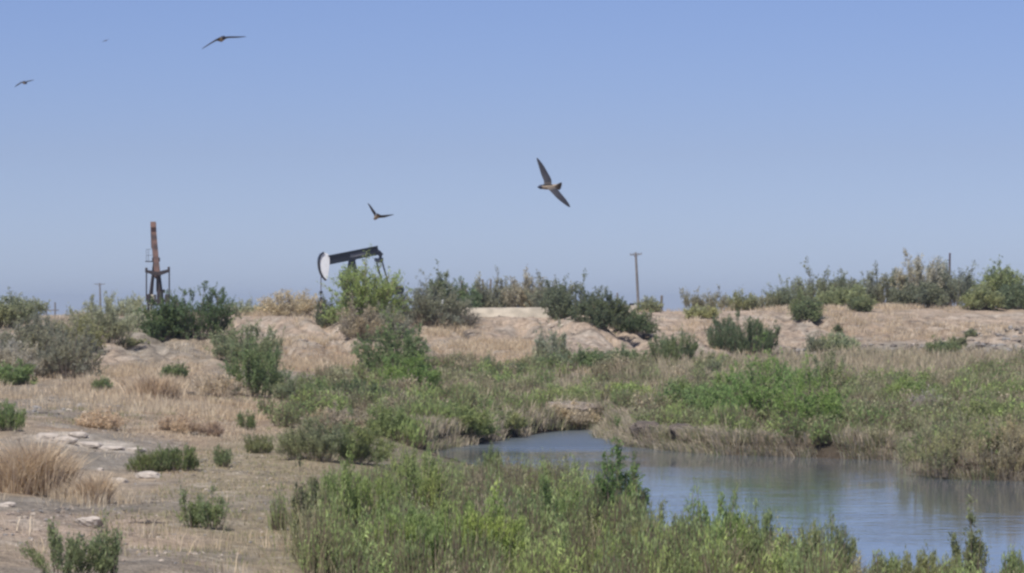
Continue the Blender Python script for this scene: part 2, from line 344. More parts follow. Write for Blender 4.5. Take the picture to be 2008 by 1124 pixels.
def shrub(name, kind, cx, ytop, ybase, wpx, rgb, label, cat='bush', d=None, group=None, cov=1.0, twig=(128,116,104), deep=None, lsize=1.0):
    global SH; SH += 1
    r = np.random.default_rng(1000 + SH)
    if d is None: X, Y, Z = ground_at(cx, ybase)
    else: X, Y = (cx - CX) / F * d, d; Z = hz(X, Y)
    pyb = HY - F * (Z - ZC) / Y
    H = max(.2, (pyb - ytop) * Y / F); W = wpx * Y / F
    L = max(.042, 2.0 * 2 * Y / F) * lsize
    Y += min(W * .3, 1.0) if d is None else 0
    V, Fq, cf, SVa, SFa = shrub_geo(kind, H * .97, W * 1.02, L, r, cov=cov, D=deep)
    root = empty(name, (X, Y, Z - .03)); tag(root, label, cat, group)
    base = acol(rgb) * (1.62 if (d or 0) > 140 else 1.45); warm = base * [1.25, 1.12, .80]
    m = np.clip(vn(V[:, 0] * 3 / max(W, .5) + SH, V[:, 2] * 3 / max(H, .5) + V[:, 1], SH) * 1.3 - .3, 0, 1)[:, None]
    npmesh('foliage', V, Fq, M_LEAF, root, (base * (1 - .6 * m) + warm * .6 * m) * cf[:, None])
    npmesh('branches', SVa, SFa, M_TWIG, root, np.broadcast_to(acol(twig), SVa.shape) * np.repeat(r.uniform(.7, 1.3, len(SVa) // 1), 1)[:, None])
    return root
exec_list = []
GREY=(112,116,104); SAGE=(122,130,112); DGRN=(78,98,66); MGRN=(98,120,74); BGRN=(118,136,78); YGRN=(134,140,90); OLV=(112,116,82); DUSK=(106,112,100); WAND=(112,130,84)
SPEC = [
 # skyline and bank, left
 ('mesquite_bush','crown',12,583,660,135,(110,118,92),'yellow-green rounded bush on the skyline at the far left edge',136),
 ('sage_bush','sage',66,622,704,150,DUSK,'dusky grey bush on the left bank just right of the yellow-green edge bush',None),
 ('sage_bush','sage',128,640,744,130,GREY,'dark grey-green rounded bush at the foot of the left bank',None),
 ('sage_bush','sage',14,672,744,120,(140,140,134),'pale grey twiggy bush low at the far left edge',None),
 ('leafy_bush','dense',22,712,756,80,MGRN,'small bright green bush in front of the pale grey twiggy bush',None),
 ('low_bush','dense',140,634,690,110,OLV,'low yellow-green bush between the dusky grey bush and the feathery saltbush',None),
 ('saltbush','tamarisk',197,585,676,120,SAGE,'feathery grey-green saltbush right of the short utility pole',None),
 ('saltbush','tamarisk',250,582,622,62,SAGE,'small feathery grey bush on the skyline left of the rusty pump jack',146),
 ('low_bush','dense',255,662,684,60,OLV,'flat olive bush under the feathery saltbush on the left bank',None),
 ('dark_bush','dense',312,588,668,92,DGRN,'dark green bush right in front of the rusty pump jack',None),
 ('dark_bush','dense',392,566,672,115,DGRN,'tall dark green bush with pointed crown right of the rusty pump jack',None),
 ('sage_bush','tamarisk',478,638,716,125,(108,120,92),'broad grey-green bush on the slope right of the dark pointed bush',None),
 ('leafy_bush','tamarisk',500,678,782,105,(92,112,76),'green bush at the foot of the slope below the broad grey-green one',None),
 ('leafy_bush','sage',572,732,788,70,(106,118,90),'small green bush between the slope bushes and the long dark hedge of brush',None),
 ('low_bush','dense',338,714,748,46,(88,106,70),'small dark green tuft alone in the tan grass of the left slope',None),
 ('low_bush','broom',198,740,775,36,(92,110,74),'small upright green sprig in tan grass at the left',None),
 ('saltbush','tamarisk',475,590,616,80,SAGE,'thin grey brush on the skyline between the two pump jacks',150),
 ('dry_bush','sage',568,572,620,105,(154,146,124),'straw-coloured rounded bush on the skyline left of the white horsehead',None),
 ('low_bush','dense',636,588,646,34,(92,100,80),'small dark bush below the pump rod of the black pump jack',None),
 # centre bank
 ('mesquite_tree','crown',716,524,645,134,(112,132,78),'bright green mesquite hiding the lower half of the black pump jack',None),
 ('twig_bush','sage',705,600,668,80,(132,126,112),'bare brownish twiggy bush under the bright green mesquite',None),
 ('sage_bush','sage',752,604,662,95,GREY,'grey bush just right of the foot of the bright mesquite',None),
 ('sage_bush','sage',838,562,642,130,DUSK,'large dusky grey bush right of the black pump jack',None),
 ('saltbush','dense',862,538,600,45,(96,108,84),'narrow upright green bush poking above the large dusky grey bush',152),
 ('sage_bush','sage',895,600,647,80,(104,102,94),'low grey bush at the left end of the pale berm',None),
 ('saltbush','dense',902,558,608,72,(84,102,74),'dark green low brush behind the grey bushes left of the pale berm',156),
 ('saltbush','tamarisk',935,552,604,70,(108,112,100),'grey brush behind the left end of the pale berm',158),
 ('saltbush','tamarisk',985,548,602,75,(108,112,98),'grey-green brush behind the middle of the pale berm, left of a twiggy one',158),
 ('saltbush','tamarisk',1030,542,602,70,(122,120,108),'twiggy grey brush behind the pale berm, tallest above it',157),
 ('saltbush','tamarisk',1080,550,606,80,(100,106,92),'grey brush behind the right end of the pale berm',155),
 ('dark_bush','dense',1122,558,628,110,(84,94,76),'dark bush on top of the bare dirt mound',144),
 ('dark_bush','dense',1178,580,645,100,(82,94,72),'dark bush sloping down the right side of the dirt mound',None),
 ('dark_bush','dense',1240,606,656,80,(78,94,68),'dark green bush lowest on the right side of the dirt mound',None),
 ('leafy_bush','dense',768,640,738,128,(90,110,74),'rounded mid-green bush at the middle of the bank foot',None),
 ('leafy_bush','dense',800,700,778,105,(98,124,68),'brighter green bush in front of the rounded mid-green bush',None),
 ('dark_bush','dense',690,750,802,150,(80,94,66),'long low dark green brush in the meadow left of centre',None),
 ('saltbush','broom',958,698,748,34,(104,116,88),'narrow upright green tuft at the bank foot right of centre',None),
 ('low_bush','dense',1014,712,746,66,(92,108,78),'low green bush beside the narrow upright tuft',None),
 ('saltbush','wispy',1068,648,716,40,SAGE,'thin sage bush, left of the two before the bare mound',None),
 ('saltbush','wispy',1098,646,716,34,SAGE,'thin sage bush, right of the two before the bare mound',None),
 ('low_bush','dense',1085,694,732,70,(104,116,92),'low sage bush under the two thin ones before the bare mound',None),
 ('leafy_bush','dense',1160,686,728,66,(92,112,78),'small green bush in the row at the foot of the mound, first from left',None),
 ('leafy_bush','dense',1228,684,724,84,(98,114,84),'small green bush in the row at the foot of the mound, second from left',None),
 ('leafy_bush','broom',1322,656,716,84,(94,110,80),'upright green bush in the row at the foot of the mound, at its right end',None),
 ('dark_bush','broom',1460,624,700,126,(78,96,72),'dark upright bush standing alone at the right bank foot',None),
 ('saltbush','wispy',1388,690,744,56,(112,120,94),'sparse olive bush below and left of the dark upright bush',None),
 # right bank
 ('round_bush','dense',1584,583,630,56,(92,106,74),'round green bush high on the right bank',None),
 ('round_bush','dense',1688,577,612,44,(98,110,80),'smaller round green bush at the lip of the right bank',None),
 ('tuft','dense',1644,636,653,17,(72,84,58),'tiny dark green tuft on the bare right bank',None),
 ('low_bush','dense',1640,655,692,84,(116,128,100),'pale sage-green cushion bush at the foot of the right bank',None),
 ('low_bush','sage',1600,656,698,40,(100,108,90),'dark grey-green bush left of the pale sage cushion',None),
 ('thin_shrub','wispy',1624,678,772,56,(112,122,92),'tall wispy shrub standing in pale grass right of the big green shrub',None),
 ('low_bush','dense',1878,660,682,36,(104,112,84),'small olive bush on the grey gravel of the right bank',None),
 ('low_bush','dense',1905,645,662,22,(96,108,82),'tiny olive bush higher on the gravel of the right bank',None),
 ('low_bush','dense',1850,668,702,60,(98,112,80),'low green bush at the top of the pale grass on the right',None),
 ('saltbush','tamarisk',1545,556,592,80,(98,108,86),'leftmost bush of the right skyline, leaning low',172),
 ('saltbush','tamarisk',1612,534,590,100,(98,106,86),'ragged green-grey bush on the right skyline left of centre',174),
 ('saltbush','dense',1660,562,592,90,(108,118,84),'low bright brush between two ragged bushes of the right skyline',170),
 ('saltbush','tamarisk',1732,532,592,110,(104,110,96),'broad grey bush on the right skyline',174),
 ('saltbush','tamarisk',1806,506,596,84,(136,136,124),'pale thin-branched bush, tallest on the right skyline',172),
 ('saltbush','tamarisk',1862,520,596,100,(100,108,96),'dense grey-green bush around the short dark post on the skyline',172),
 ('saltbush','dense',1800,556,596,100,(92,100,86),'dark low brush under the pale thin-branched bush',169),
 ('mesquite_bush','crown',1962,526,602,90,(104,118,82),'bright green tall bush on the skyline near the right edge',172),
 ('mesquite_bush','crown',1925,560,606,70,(108,118,84),'lower bright green bush left of the tall one near the right edge',167),
 ('dark_bush','dense',1990,556,604,60,(84,98,76),'dark green bush at the right edge of the skyline',168),
 ('round_bush','dense',1455,574,602,54,(108,114,84),'low rounded olive bush on the skyline above the dark upright bush',166),
 ('saltbush','wispy',1405,572,606,56,(112,114,100),'thin brush on the skyline left of the rounded olive bush',164),
 ('saltbush','wispy',1360,568,606,44,(112,114,100),'wispy grey twigs on the skyline right of the leaning pole',163),
 ('low_bush','dense',1378,600,626,60,(124,130,92),'yellowish low bush at the lip of the bank right of the leaning pole',None),
 ('low_bush','dense',1270,584,606,48,(110,116,88),'small bush right at the foot of the leaning utility pole',162),
 ('dry_bush','sage',196,802,842,90,(166,150,130),'brownish dry brush above the left part of the limestone ledge',None),
 ('dry_bush','sage',350,808,850,80,(166,150,130),'greyish-brown dry brush above the right end of the limestone ledge',None),
 ('dry_bush','sage',412,826,856,46,(140,122,108),'small dark brown dry bush near the centre of the tan flat at left',None),
 ('twig_bush','wispy',425,730,782,90,(150,142,130),'bare grey twigs beside the green bush at the foot of the left slope',None),
 ('dry_bush','sage',655,800,850,120,(140,132,116),'grey dry brush just behind the left end of the riverside brush',None),
 ('dry_bush','sage',1420,728,762,50,(150,144,120),'small dull bush behind the left side of the big green thicket',None),
 ('low_bush','dense',1230,752,790,90,(126,144,82),'yellow-green low bush in the middle of the meadow behind the channel',None),
 ('low_bush','dense',1120,756,800,110,(124,138,88),'light green low patch of brush behind the undercut ledge',None),
 ('dry_bush','sage',1100,790,832,120,(158,148,128),'pale dead brush on top of the undercut ledge',None),
 ('dry_bush','sage',1820,770,818,60,(140,136,130),'small grey dead bush in the right meadow below the bright green one',None),
 ('pale_bush','dense',1962,768,794,50,(206,198,160),'cream-coloured flowering patch in the green brush near the right edge',None),
 ('saltbush','tamarisk',1672,548,594,90,(104,112,98),'grey-green brush joining the ragged and the broad bush of the right skyline',175),
 ('saltbush','tamarisk',1908,556,598,70,(104,112,96),'low grey brush between the dense bushes and the bright ones of the right skyline',174),
 ('saltbush','tamarisk',1500,578,598,60,(112,116,98),'faint low brush at the far left end of the right skyline bushes',172),
 # right meadow
 ('willow_shrub','dense',1430,736,832,120,(106,132,76),'green shrub on the left side of the big green thicket across the pond',None),
 ('willow_shrub','dense',1508,702,838,130,(98,128,72),'tallest shrub of the big green thicket across the pond',None),
 ('willow_shrub','dense',1585,722,856,130,(104,132,70),'shrub at the right end of the big green thicket across the pond',None),
 ('willow_shrub','dense',1335,752,810,90,(102,124,76),'small green shrub left of the big thicket across the pond',None),
 ('leafy_bush','dense',1790,742,798,90,(110,130,74),'bright green bush in the meadow right of the thicket',None),
 ('overhanging_brush','bank',1890,820,938,200,(118,124,92),'wide tangled brush hanging over the pond edge at the right',None),
 ('overhanging_brush','bank',1985,826,942,120,(134,130,108),'greyish tangled brush on the pond edge at the right margin',None),
 ('leafy_bush','dense',1950,790,850,130,(112,124,78),'green bush behind the tangled brush at the right margin',None),
 # left middle
 ('leafy_bush','tamarisk',618,822,906,130,(108,116,88),'grey-green bush at the left end of the riverside brush',None),
 ('leafy_bush','tamarisk',700,826,912,110,(102,116,78),'darker green bush second from the left in the riverside brush',None),
 ('leafy_bush','dense',760,800,862,110,(108,124,78),'olive bush behind the darker one in the riverside brush',None),
 ('leafy_bush','dense',905,798,858,120,(108,124,80),'light green bush left of the narrow blue channel',None),
 ('leafy_bush','dense',985,806,846,90,(112,122,84),'low olive bush at the left bank of the narrow channel',None),
 ('sprig_bush','broom',288,882,926,72,(92,106,68),'left half of the dense green clump behind the pale flat rock',None),
 ('sprig_bush','broom',345,876,924,72,(88,104,64),'right half of the dense green clump behind the pale flat rock',None),
 ('sprig','broom',432,876,916,30,(96,110,74),'small green sprig alone right of the dense green clump',None),
 ('sprig','wispy',482,806,846,34,(96,112,76),'small upright sprig in the tan grass left of the riverside brush',None),
 ('sprig','broom',506,852,890,50,(104,112,80),'low olive sprig just left of the riverside brush',None),
 ('sprig_bush','broom',10,790,848,62,(100,120,74),'green grassy bush cut by the left edge above the big tan tussock',None),
 ('sprig','wispy',374,962,1036,46,(100,116,78),'left of two thin green sprigs on the bare flat',None),
 ('sprig','wispy',420,966,1040,56,(100,116,78),'right of two thin green sprigs on the bare flat',None),
 ('sprig_bush','wispy',122,1038,1150,150,(98,112,80),'sage-green bush at the bottom left corner',None),
 ('sprig','wispy',213,1018,1135,46,(100,114,82),'tall thin sprig right of the bush in the bottom left corner',None),
 # foreground
 ('willow_sapling','dense',1214,878,1056,96,(84,112,64),'dark green leafy sapling standing out at the near edge of the pond',None),
 ('willow_sapling','dense',1172,968,1052,46,(82,104,66),'short dark shoot left of the leafy sapling',None),
 ('reed_bush','broom',1396,984,1150,110,(110,132,78),'tall green reedy bush at the near shore in the middle',None),
 ('reed_bush','broom',1472,1000,1150,90,(114,130,84),'green reedy bush just right of the tall middle one',None),
 ('reed_bush','broom',1626,1030,1160,100,(112,124,88),'feathery grey-green bush on the near shore right of centre',None),
 ('reed_bush','broom',1556,1050,1160,80,(120,124,92),'paler feathery bush left of the grey-green one on the near shore',None),
 ('thin_shrub','wispy',1912,1002,1175,64,(102,112,80),'thin tall shrub with bare top twigs in front of the water at right',None),
 ('reed_bush','broom',1818,1084,1180,120,(116,124,86),'low feathery bush in front of the water left of the thin tall shrub',None),
 ('reed_bush','broom',1738,1086,1180,54,(116,130,84),'small low bush in front of the water, leftmost at the lower right',None),
 ('reed_bush','broom',1996,1082,1185,52,(110,126,80),'green tuft at the lower right corner',None),
 ('reed_bush','broom',966,880,950,36,(98,116,74),'small dark green tuft rising in front of the narrow channel',None),
 ('dark_shrub','wispy',602,930,1080,46,(84,92,72),'dark thin shrub at the left end of the foreground greenery',None),
 ('reed_bush','broom',690,924,1090,150,(106,126,74),'broad green bush at the left of the foreground greenery',None),
 ('reed_bush','broom',808,892,1060,120,(118,134,80),'light green reeds rising highest in the foreground greenery',None),
 ('reed_bush','broom',930,985,1150,150,(118,138,72),'vivid yellow-green bush in the middle of the foreground greenery',None),
 ('reed_bush','broom',800,1000,1150,120,(110,130,74),'green bush low at the bottom left of centre',None),
 ('reed_bush','broom',1075,948,1090,140,(102,124,78),'green bush left of the dark leafy sapling',None),
 ('reed_bush','broom',1290,1010,1130,110,(112,122,84),'olive bush in front of the water right of the leafy sapling',None),
]
for sp in SPEC:
    nm, kd, cx, yt, yb, wp, rgb, lab, d = sp
    shrub(nm, kd, cx, yt, yb, wp, rgb, lab, 'tree' if 'tree' in nm else 'sapling' if 'sapling' in nm else 'bush', d=d)
# ---- uncountable cover: grass, reeds, undergrowth
TOPS = [(-200,900),(560,965),(620,932),(700,918),(800,896),(850,908),(960,912),(1060,902),(1120,886),(1195,888),(1215,940),(1255,1002),(1310,1022),(1380,1010),(1500,1030),(1560,1065),(1650,1055),(1700,1100),(1900,1105),(2300,1100)]
def hcap(X, Y, Z):
    px, py = proj(X, Y, Z); t = np.interp(px + 50 * (fbm(X * 1.5, Y * .5, 401, 2) - .5), [a[0] for a in TOPS], [a[1] for a in TOPS]) + 26 * (fbm(X * 2.2, Y * 1.2, 405, 2) - .15)
    s_, far_ = wdist(X, Y)
    return np.where((Y < 82) & ~far_, np.clip((py - t) * Y / F, .12, 9), 9)
def scatter(fun, dens, seed, ymax=178, ymin=34, pxlo=-420, pxhi=2520, zmin=.04):
    """world-uniform candidates kept with probability fun (per projected spot of the ground)"""
    r = np.random.default_rng(seed); a, b = (pxlo - CX) / F, (pxhi - CX) / F
    n = int(dens * (b - a) * (ymax ** 2 - ymin ** 2) / 2)
    Y = np.sqrt(r.uniform(ymin ** 2, ymax ** 2, n)); X = r.uniform(a, b, n) * Y
    Z = height(X, Y); px, py = proj(X, Y, Z)
    p = fun(np.clip(px, -40, 2050), py, X, Y, Z); s, far = wdist(X, Y)
    k = (r.uniform(0, 1, n) < p) & (Z > zmin)
    return X[k], Y[k], Z[k], s[k], far[k], r
def blades(X, Y, Z, r, nb, hlo, hhi, spread, cols, wk=.8, lean=.35, flop=None):
    n = len(X); i = np.repeat(np.arange(n), nb); m = len(i)
    ch = r.uniform(hlo, hhi, n) if np.isscalar(hlo) else hlo
    bx = X[i] + r.normal(0, spread, m); by = Y[i] + r.normal(0, spread, m); bz = Z[i] - .03
    h = np.minimum(ch, hcap(X, Y, Z))[i] * r.uniform(.55, 1.1, m)
    out = np.stack([bx - X[i], by - Y[i]], -1) / spread * .5 + r.normal(0, .6, (m, 2))
    dx = out * (h * lean)[:, None]
    if flop is not None: dx = dx + flop[i] * (h * .5)[:, None]
    az = r.uniform(0, np.pi, m); wd = np.maximum(.006, wk * 2 * Y[i] / F * .5) * r.uniform(.6, 1.4, m)
    sx = np.stack([np.cos(az) * wd, np.sin(az) * wd], -1)
    P0 = np.stack([bx, by, bz], -1); P1 = P0 + np.stack([dx[:, 0] * .35, dx[:, 1] * .35, h * .6], -1); P2 = P0 + np.stack([dx[:, 0], dx[:, 1], h * (1 if flop is None else .75)], -1)
    sw = np.concatenate([sx, np.zeros((m, 1))], 1)
    V = np.stack([P0 - sw, P0 + sw, P1 - sw * .8, P1 + sw * .8, P2], 1).reshape(-1, 3)
    o = (np.arange(m) * 5)[:, None]
    T = np.concatenate([o + [0, 1, 3], o + [0, 3, 2], o + [2, 3, 4]])
    cols = np.array([acol(c) for c in cols]); ci = r.integers(0, len(cols), n)
    c = cols[ci][i] * r.uniform(.75, 1.25, m)[:, None]
    return V, T, np.repeat(c, 5, 0)
def grass_obj(name, label, dens, fun, seed, nb, hlo, hhi, spread, cols, **k):
    X, Y, Z, s, far, r = scatter(fun, dens, seed)
    V, T, c = blades(X, Y, Z, r, nb, hlo, hhi, spread, cols, **k)
    o = npmesh(name, V, T, M_GRASS, None, c); tag(o, label, 'grass', kind='stuff'); print(name, len(X), len(T)); return o
patch = lambda X, Y, s, f=.35, a=.4, b=.6: sstep(a, b, fbm(X * f, Y * f * .6, s, 3))
def f_dry(px, py, X, Y, Z):
    v = ellm(px, py, [(1560,585,30,10,.3),(615,695,125,34,1),(960,700,130,34,1),(300,765,160,52,.95),(90,765,170,40,.9),(440,830,170,38,.8),(870,640,60,25,.5),(1740,648,130,28,.12),(1640,610,120,8,.3),(1500,604,120,6,.2),(1700,625,90,12,.6),(1800,650,90,16,.5),(1360,640,60,12,.4),(1930,640,60,14,.4),(560,612,80,14,.8),(400,690,60,20,.9),(170,985,90,14,.6),(330,850,130,20,.35),(1660,600,160,12,.9),(740,640,60,30,.5),(90,925,90,40,.8)])
    return np.maximum(v * (.08 + .92 * patch(X, Y, 101, .5, .42, .58)), .045 * patch(X, Y, 105, .8, .45, .62))
grass_obj('dry_grass', 'straw-coloured dry grass on the banks and slopes', 13, f_dry, 201, 20, .12, .42, .19, [(196,178,150),(188,170,141),(178,162,138),(204,190,164)], wk=.5)
def f_short(px, py, X, Y, Z):
    v = ellm(px, py, [(520,940,240,80,.8),(400,1040,300,60,.7),(600,1100,260,60,.7),(540,775,160,30,.6),(250,815,220,24,.4)])
    return v * (.2 + .8 * patch(X, Y, 111))
grass_obj('short_grass', 'short olive and straw stubble on the open flat', 16, f_short, 202, 7, .05, .14, .12, [(160,150,112),(150,146,108),(170,152,120),(128,134,88)])
def f_pale(px, py, X, Y, Z):
    v = ellm(px, py, [(1780,722,360,30,1.0),(1750,860,350,40,.5),(1480,735,220,30,.8),(1060,800,140,40,.7),(1200,760,240,40,.5),(1700,790,400,80,.30),(900,770,120,30,.4)])
    return v * (.4 + .6 * patch(X, Y, 121))
grass_obj('pale_grass', 'pale beige standing grass in the meadow beyond the pond', 9, f_pale, 203, 10, .35, .75, .14, [(176,164,140),(168,156,132),(160,152,124),(150,148,118)])
# dead reeds hanging over the far shore
def f_shore(px, py, X, Y, Z):
    s, far = wdist(X, Y); return ((s > -.4) & (s < 1.2) & far) * 1.0
X, Y, Z, s, far, r = scatter(f_shore, 60, 204, zmin=-.08)
gap = fbm(X * .8, Y * .8, 301, 2); k = gap > .27; X, Y, Z, s = X[k], Y[k], Z[k], s[k]
e = .15; gxn = (wdist(X + e, Y)[0] - wdist(X - e, Y)[0]) / (2 * e); gyn = (wdist(X, Y + e)[0] - wdist(X, Y - e)[0]) / (2 * e)
fl = -np.stack([gxn, gyn], -1) * (1.1 * np.clip(1 - s / .9, 0, 1))[:, None]
arm = ((X < 2.4) & (Y > 80)); fl = fl * np.where(arm, .35, 1)[:, None]; k = ~arm | (s > -.05); X, Y, Z, fl = X[k], Y[k], Z[k], fl[k]
V, T, c = blades(X, Y, Z, r, 12, .26, .56, .12, [(180,168,148),(168,156,138),(190,178,156),(156,146,130),(146,146,112),(130,136,96)], flop=fl)
o = npmesh('dead_reeds', V, T, M_GRASS, None, c); tag(o, 'brown dead reeds hanging over the far edge of the pond', 'reeds', kind='stuff'); print('reeds', len(X))
# leafy undergrowth stamped from small templates
def stamps(name, label, fun, dens, seed, kinds, L, H, W, hl, hh, cols, npl=420, cat='undergrowth', tw=(130,118,100), ymax=178):
    r0 = np.random.default_rng(seed + 5); tp = []
    for q in range(7):
        V, Fq, cf, SV, SF = shrub_geo(kinds[q % len(kinds)], H, W, L, r0, capn=npl)
        SF = SF[:len(SF)]; tp.append((V, Fq, cf, SV, SF))
    X, Y, Z, s, far, r = scatter(fun, dens, seed, ymax=ymax)
    cols_ = np.array([acol(c) for c in cols]); VV, FF, CC, off = [], [], [], 0
    sc = np.minimum(r.uniform(hl, hh, len(X)), hcap(X, Y, Z) / H); rz = r.uniform(0, 6.283, len(X)); ti = r.integers(0, 7, len(X))
    cn = fbm(X * .45, Y * .3, seed, 3) * len(cols) * 1.5 - len(cols) * .25 + r.normal(0, .5, len(X))
    ci = np.clip(cn.astype(int), 0, len(cols) - 1)
    for q, (V, Fq, cf, SV, SF) in enumerate(tp):
        j = np.nonzero(ti == q)[0]
        if not len(j): continue
        c, sn, k = np.cos(rz[j])[:, None], np.sin(rz[j])[:, None], sc[j][:, None]
        for (A, FA, cfa, twg) in ((V, Fq, cf, False), (SV, SF, np.ones(len(SV)), True)):
            P = np.stack([(A[:, 0] * c - A[:, 1] * sn) * k + X[j][:, None], (A[:, 0] * sn + A[:, 1] * c) * k + Y[j][:, None], A[:, 2] * k * r.uniform(.85, 1.2, (len(j), 1)) + Z[j][:, None] - .03], -1)
            base = np.broadcast_to(acol(tw), (len(j), 3)) if twg else cols_[ci[j]] * 1.18 * r.uniform(.85, 1.15, (len(j), 1))
            VV.append(P.reshape(-1, 3)); CC.append((base[:, None, :] * cfa[None, :, None]).reshape(-1, 3))
            FF.append((FA[None] + (np.arange(len(j)) * len(A))[:, None, None] + off).reshape(-1, 4)); off += len(j) * len(A)
    print(name, len(X), sum(len(f) for f in FF))
    o = npmesh(name, np.concatenate(VV), np.concatenate(FF), M_LEAF, None, np.concatenate(CC)); return tag(o, label, cat, kind='stuff')
def f_fore(px, py, X, Y, Z):
    v = ellm(px, py, [(930,1060,360,150,1),(1250,1110,340,70,1),(1090,960,150,60,.9),(800,960,210,40,.8),(1500,1150,260,60,1),(1850,1190,400,40,1),(640,1010,70,70,.5),(1000,1300,400,200,1)])
    return v * (.55 + .45 * patch(X, Y, 131, .5))
stamps('riverside_undergrowth', 'mixed green and straw wands crowding the near side of the pond', f_fore, 3.2, 205, ['broom', 'broom', 'wispy', 'broom'], .062, 1.0, .6, .55, .95,
       [(162,152,124),(138,142,102),(128,146,88),(138,156,82),(122,140,88),(130,150,86),(152,150,112)], npl=620, ymax=82)
def f_mid(px, py, X, Y, Z):
    v = ellm(px, py, [(830,835,300,60,1),(1250,805,330,52,.85),(1700,830,500,72,.95),(1400,745,200,20,.35),(1120,735,160,20,.5),(1990,800,160,80,.9),(900,750,120,40,.6),(1750,870,300,40,1),(700,770,100,30,.5)])
    return v * (.35 + .65 * patch(X, Y, 141, .3))
stamps('meadow_brush', 'low mixed green brush covering the meadow around the pond', f_mid, 1.7, 206, ['dense', 'sage', 'broom', 'tamarisk'], .095, .7, .8, .6, 1.15,
       [(166,154,128),(140,138,106),(126,138,90),(128,148,80),(108,130,76),(140,142,108)], npl=340)
def f_foreg(px, py, X, Y, Z): return f_fore(px, py, X, Y, Z) * .8
grass_obj('tall_grass', 'tall straw and green stalks among the riverside greenery', 7, lambda a, b, X, Y, Z: f_foreg(a, b, X, Y, Z) * (Y < 84), 207, 9, .4, .95, .12, [(172,156,124),(150,144,104),(128,138,88),(118,134,80),(160,148,118)])

# ------------------------------------------------------------ hard objects
M_BLACK = simple('black_paint', (.008, .009, .015), .45, 0, .3, 3)
M_WHITE = simple('white_paint', (.72, .72, .72), .5, 0, .06, 2)
M_RUST = simple('rusted_steel', (.055, .032, .026), .85, 0, .35, .8, (.135, .072, .052))
M_DRUST = simple('dark_rusted_steel', (.03, .02, .02), .8, 0, .3, 3)
M_WOODP = simple('weathered_wood', (.16, .14, .125), .9, 0, .25, 2)
M_TANP = simple('faded_tan_paint', (.42, .37, .30), .7, 0, .15, 2)
M_STEEL = simple('dull_steel', (.12, .08, .09), .5, .4, .2, 4)
M_CONC = simple('concrete', (.35, .32, .28), .95, 0, .15, 3)
M_MUDDY = simple('wet_mud', (.10, .08, .065), .9, 0, .35, 4)
M_ROCK = simple('pale_limestone', (.38, .33, .28), .95, 0, .22, 5)
M_DIRT = simple('crusted_dirt', (.20, .165, .135), .95, 0, .3, 4)
M_BERM = simple('caliche', (.35, .30, .23), .95, 0, .2, 1.6)
M_DWOOD = simple('dark_deadwood', (.07, .06, .052), .95, 0, .3, 5)
M_GLASS = simple('brown_porcelain', (.10, .06, .05), .3, 0, .1, 5)
class MB:
    def __init__(s): s.v = []; s.f = []
    def add(s, V, Fs):
        o = len(s.v); s.v += [tuple(p) for p in V]; s.f += [tuple(i + o for i in f) for f in Fs]
    def bar(s, p0, p1, w, h, up=(0, 0, 1), w1=None, h1=None):
        p0, p1 = Vector(p0), Vector(p1); d = (p1 - p0).normalized(); up = Vector(up)
        if abs(d.dot(up)) > .97: up = Vector((0, 1, 0))
        x = d.cross(up).normalized(); y = x.cross(d); w1 = w1 or w; h1 = h1 or h; V = []
        for p, a, b in ((p0, w, h), (p1, w1, h1)):
            for i, j in ((-1, -1), (1, -1), (1, 1), (-1, 1)): V.append(p + x * a * i / 2 + y * b * j / 2)
        s.add(V, [(0, 1, 2, 3), (7, 6, 5, 4), (0, 4, 5, 1), (1, 5, 6, 2), (2, 6, 7, 3), (3, 7, 4, 0)]); return s
    def box(s, c, sz):
        c = Vector(c); return s.bar(c - Vector((sz[0] / 2, 0, 0)), c + Vector((sz[0] / 2, 0, 0)), sz[1], sz[2])
    def ibeam(s, p0, p1, w, h, up=(0, 0, 1)):
        p0, p1 = Vector(p0), Vector(p1); d = (p1 - p0).normalized(); x = d.cross(Vector(up)).normalized(); y = x.cross(d)
        s.bar(p0, p1, w * .18, h * .86, up)
        for k in (-1, 1): s.bar(p0 + y * k * h * .46, p1 + y * k * h * .46, w, h * .08, up)
        return s
    def tube(s, pts, rs, n=10):
        ps = [Vector(p) for p in pts]; V = []; Fs = []
        for i, p in enumerate(ps):
            d = (ps[min(i + 1, len(ps) - 1)] - ps[max(i - 1, 0)]).normalized()
            u = d.cross(Vector((0.13, .99, .05))).normalized(); v = d.cross(u); r = rs[i] if isinstance(rs, (list, tuple)) else rs
            for k in range(n): a = 2 * math.pi * k / n; V.append(p + u * r * math.cos(a) + v * r * math.sin(a))
        for i in range(len(ps) - 1):
            for k in range(n): k2 = (k + 1) % n; Fs.append((i * n + k, i * n + k2, i * n + n + k2, i * n + n + k))
        Fs.append(tuple(range(n))[::-1]); Fs.append(tuple((len(ps) - 1) * n + k for k in range(n))); s.add(V, Fs); return s
    def prism(s, out, y0, y1):
        """outline in XZ, thickness along Y"""
        n = len(out); V = [(x, y0, z) for x, z in out] + [(x, y1, z) for x, z in out]
        Fs = [tuple(range(n)), tuple(range(2 * n - 1, n - 1, -1))] + [(i, i + n, (i + 1) % n + n, (i + 1) % n) for i in range(n)]
        s.add(V, Fs); return s
    def build(s, name, mat, parent=None, bevel=0):
        me = bpy.data.meshes.new(name); me.from_pydata(s.v, [], s.f); me.materials.append(mat)
        b = bmesh.new(); b.from_mesh(me); bmesh.ops.recalc_face_normals(b, faces=b.faces[:]); b.to_mesh(me); b.free(); me.update()
        o = bpy.data.objects.new(name, me); C.objects.link(o); o.parent = parent
        if bevel:
            m = o.modifiers.new('bevel', 'BEVEL'); m.width = bevel; m.segments = 2
        return o
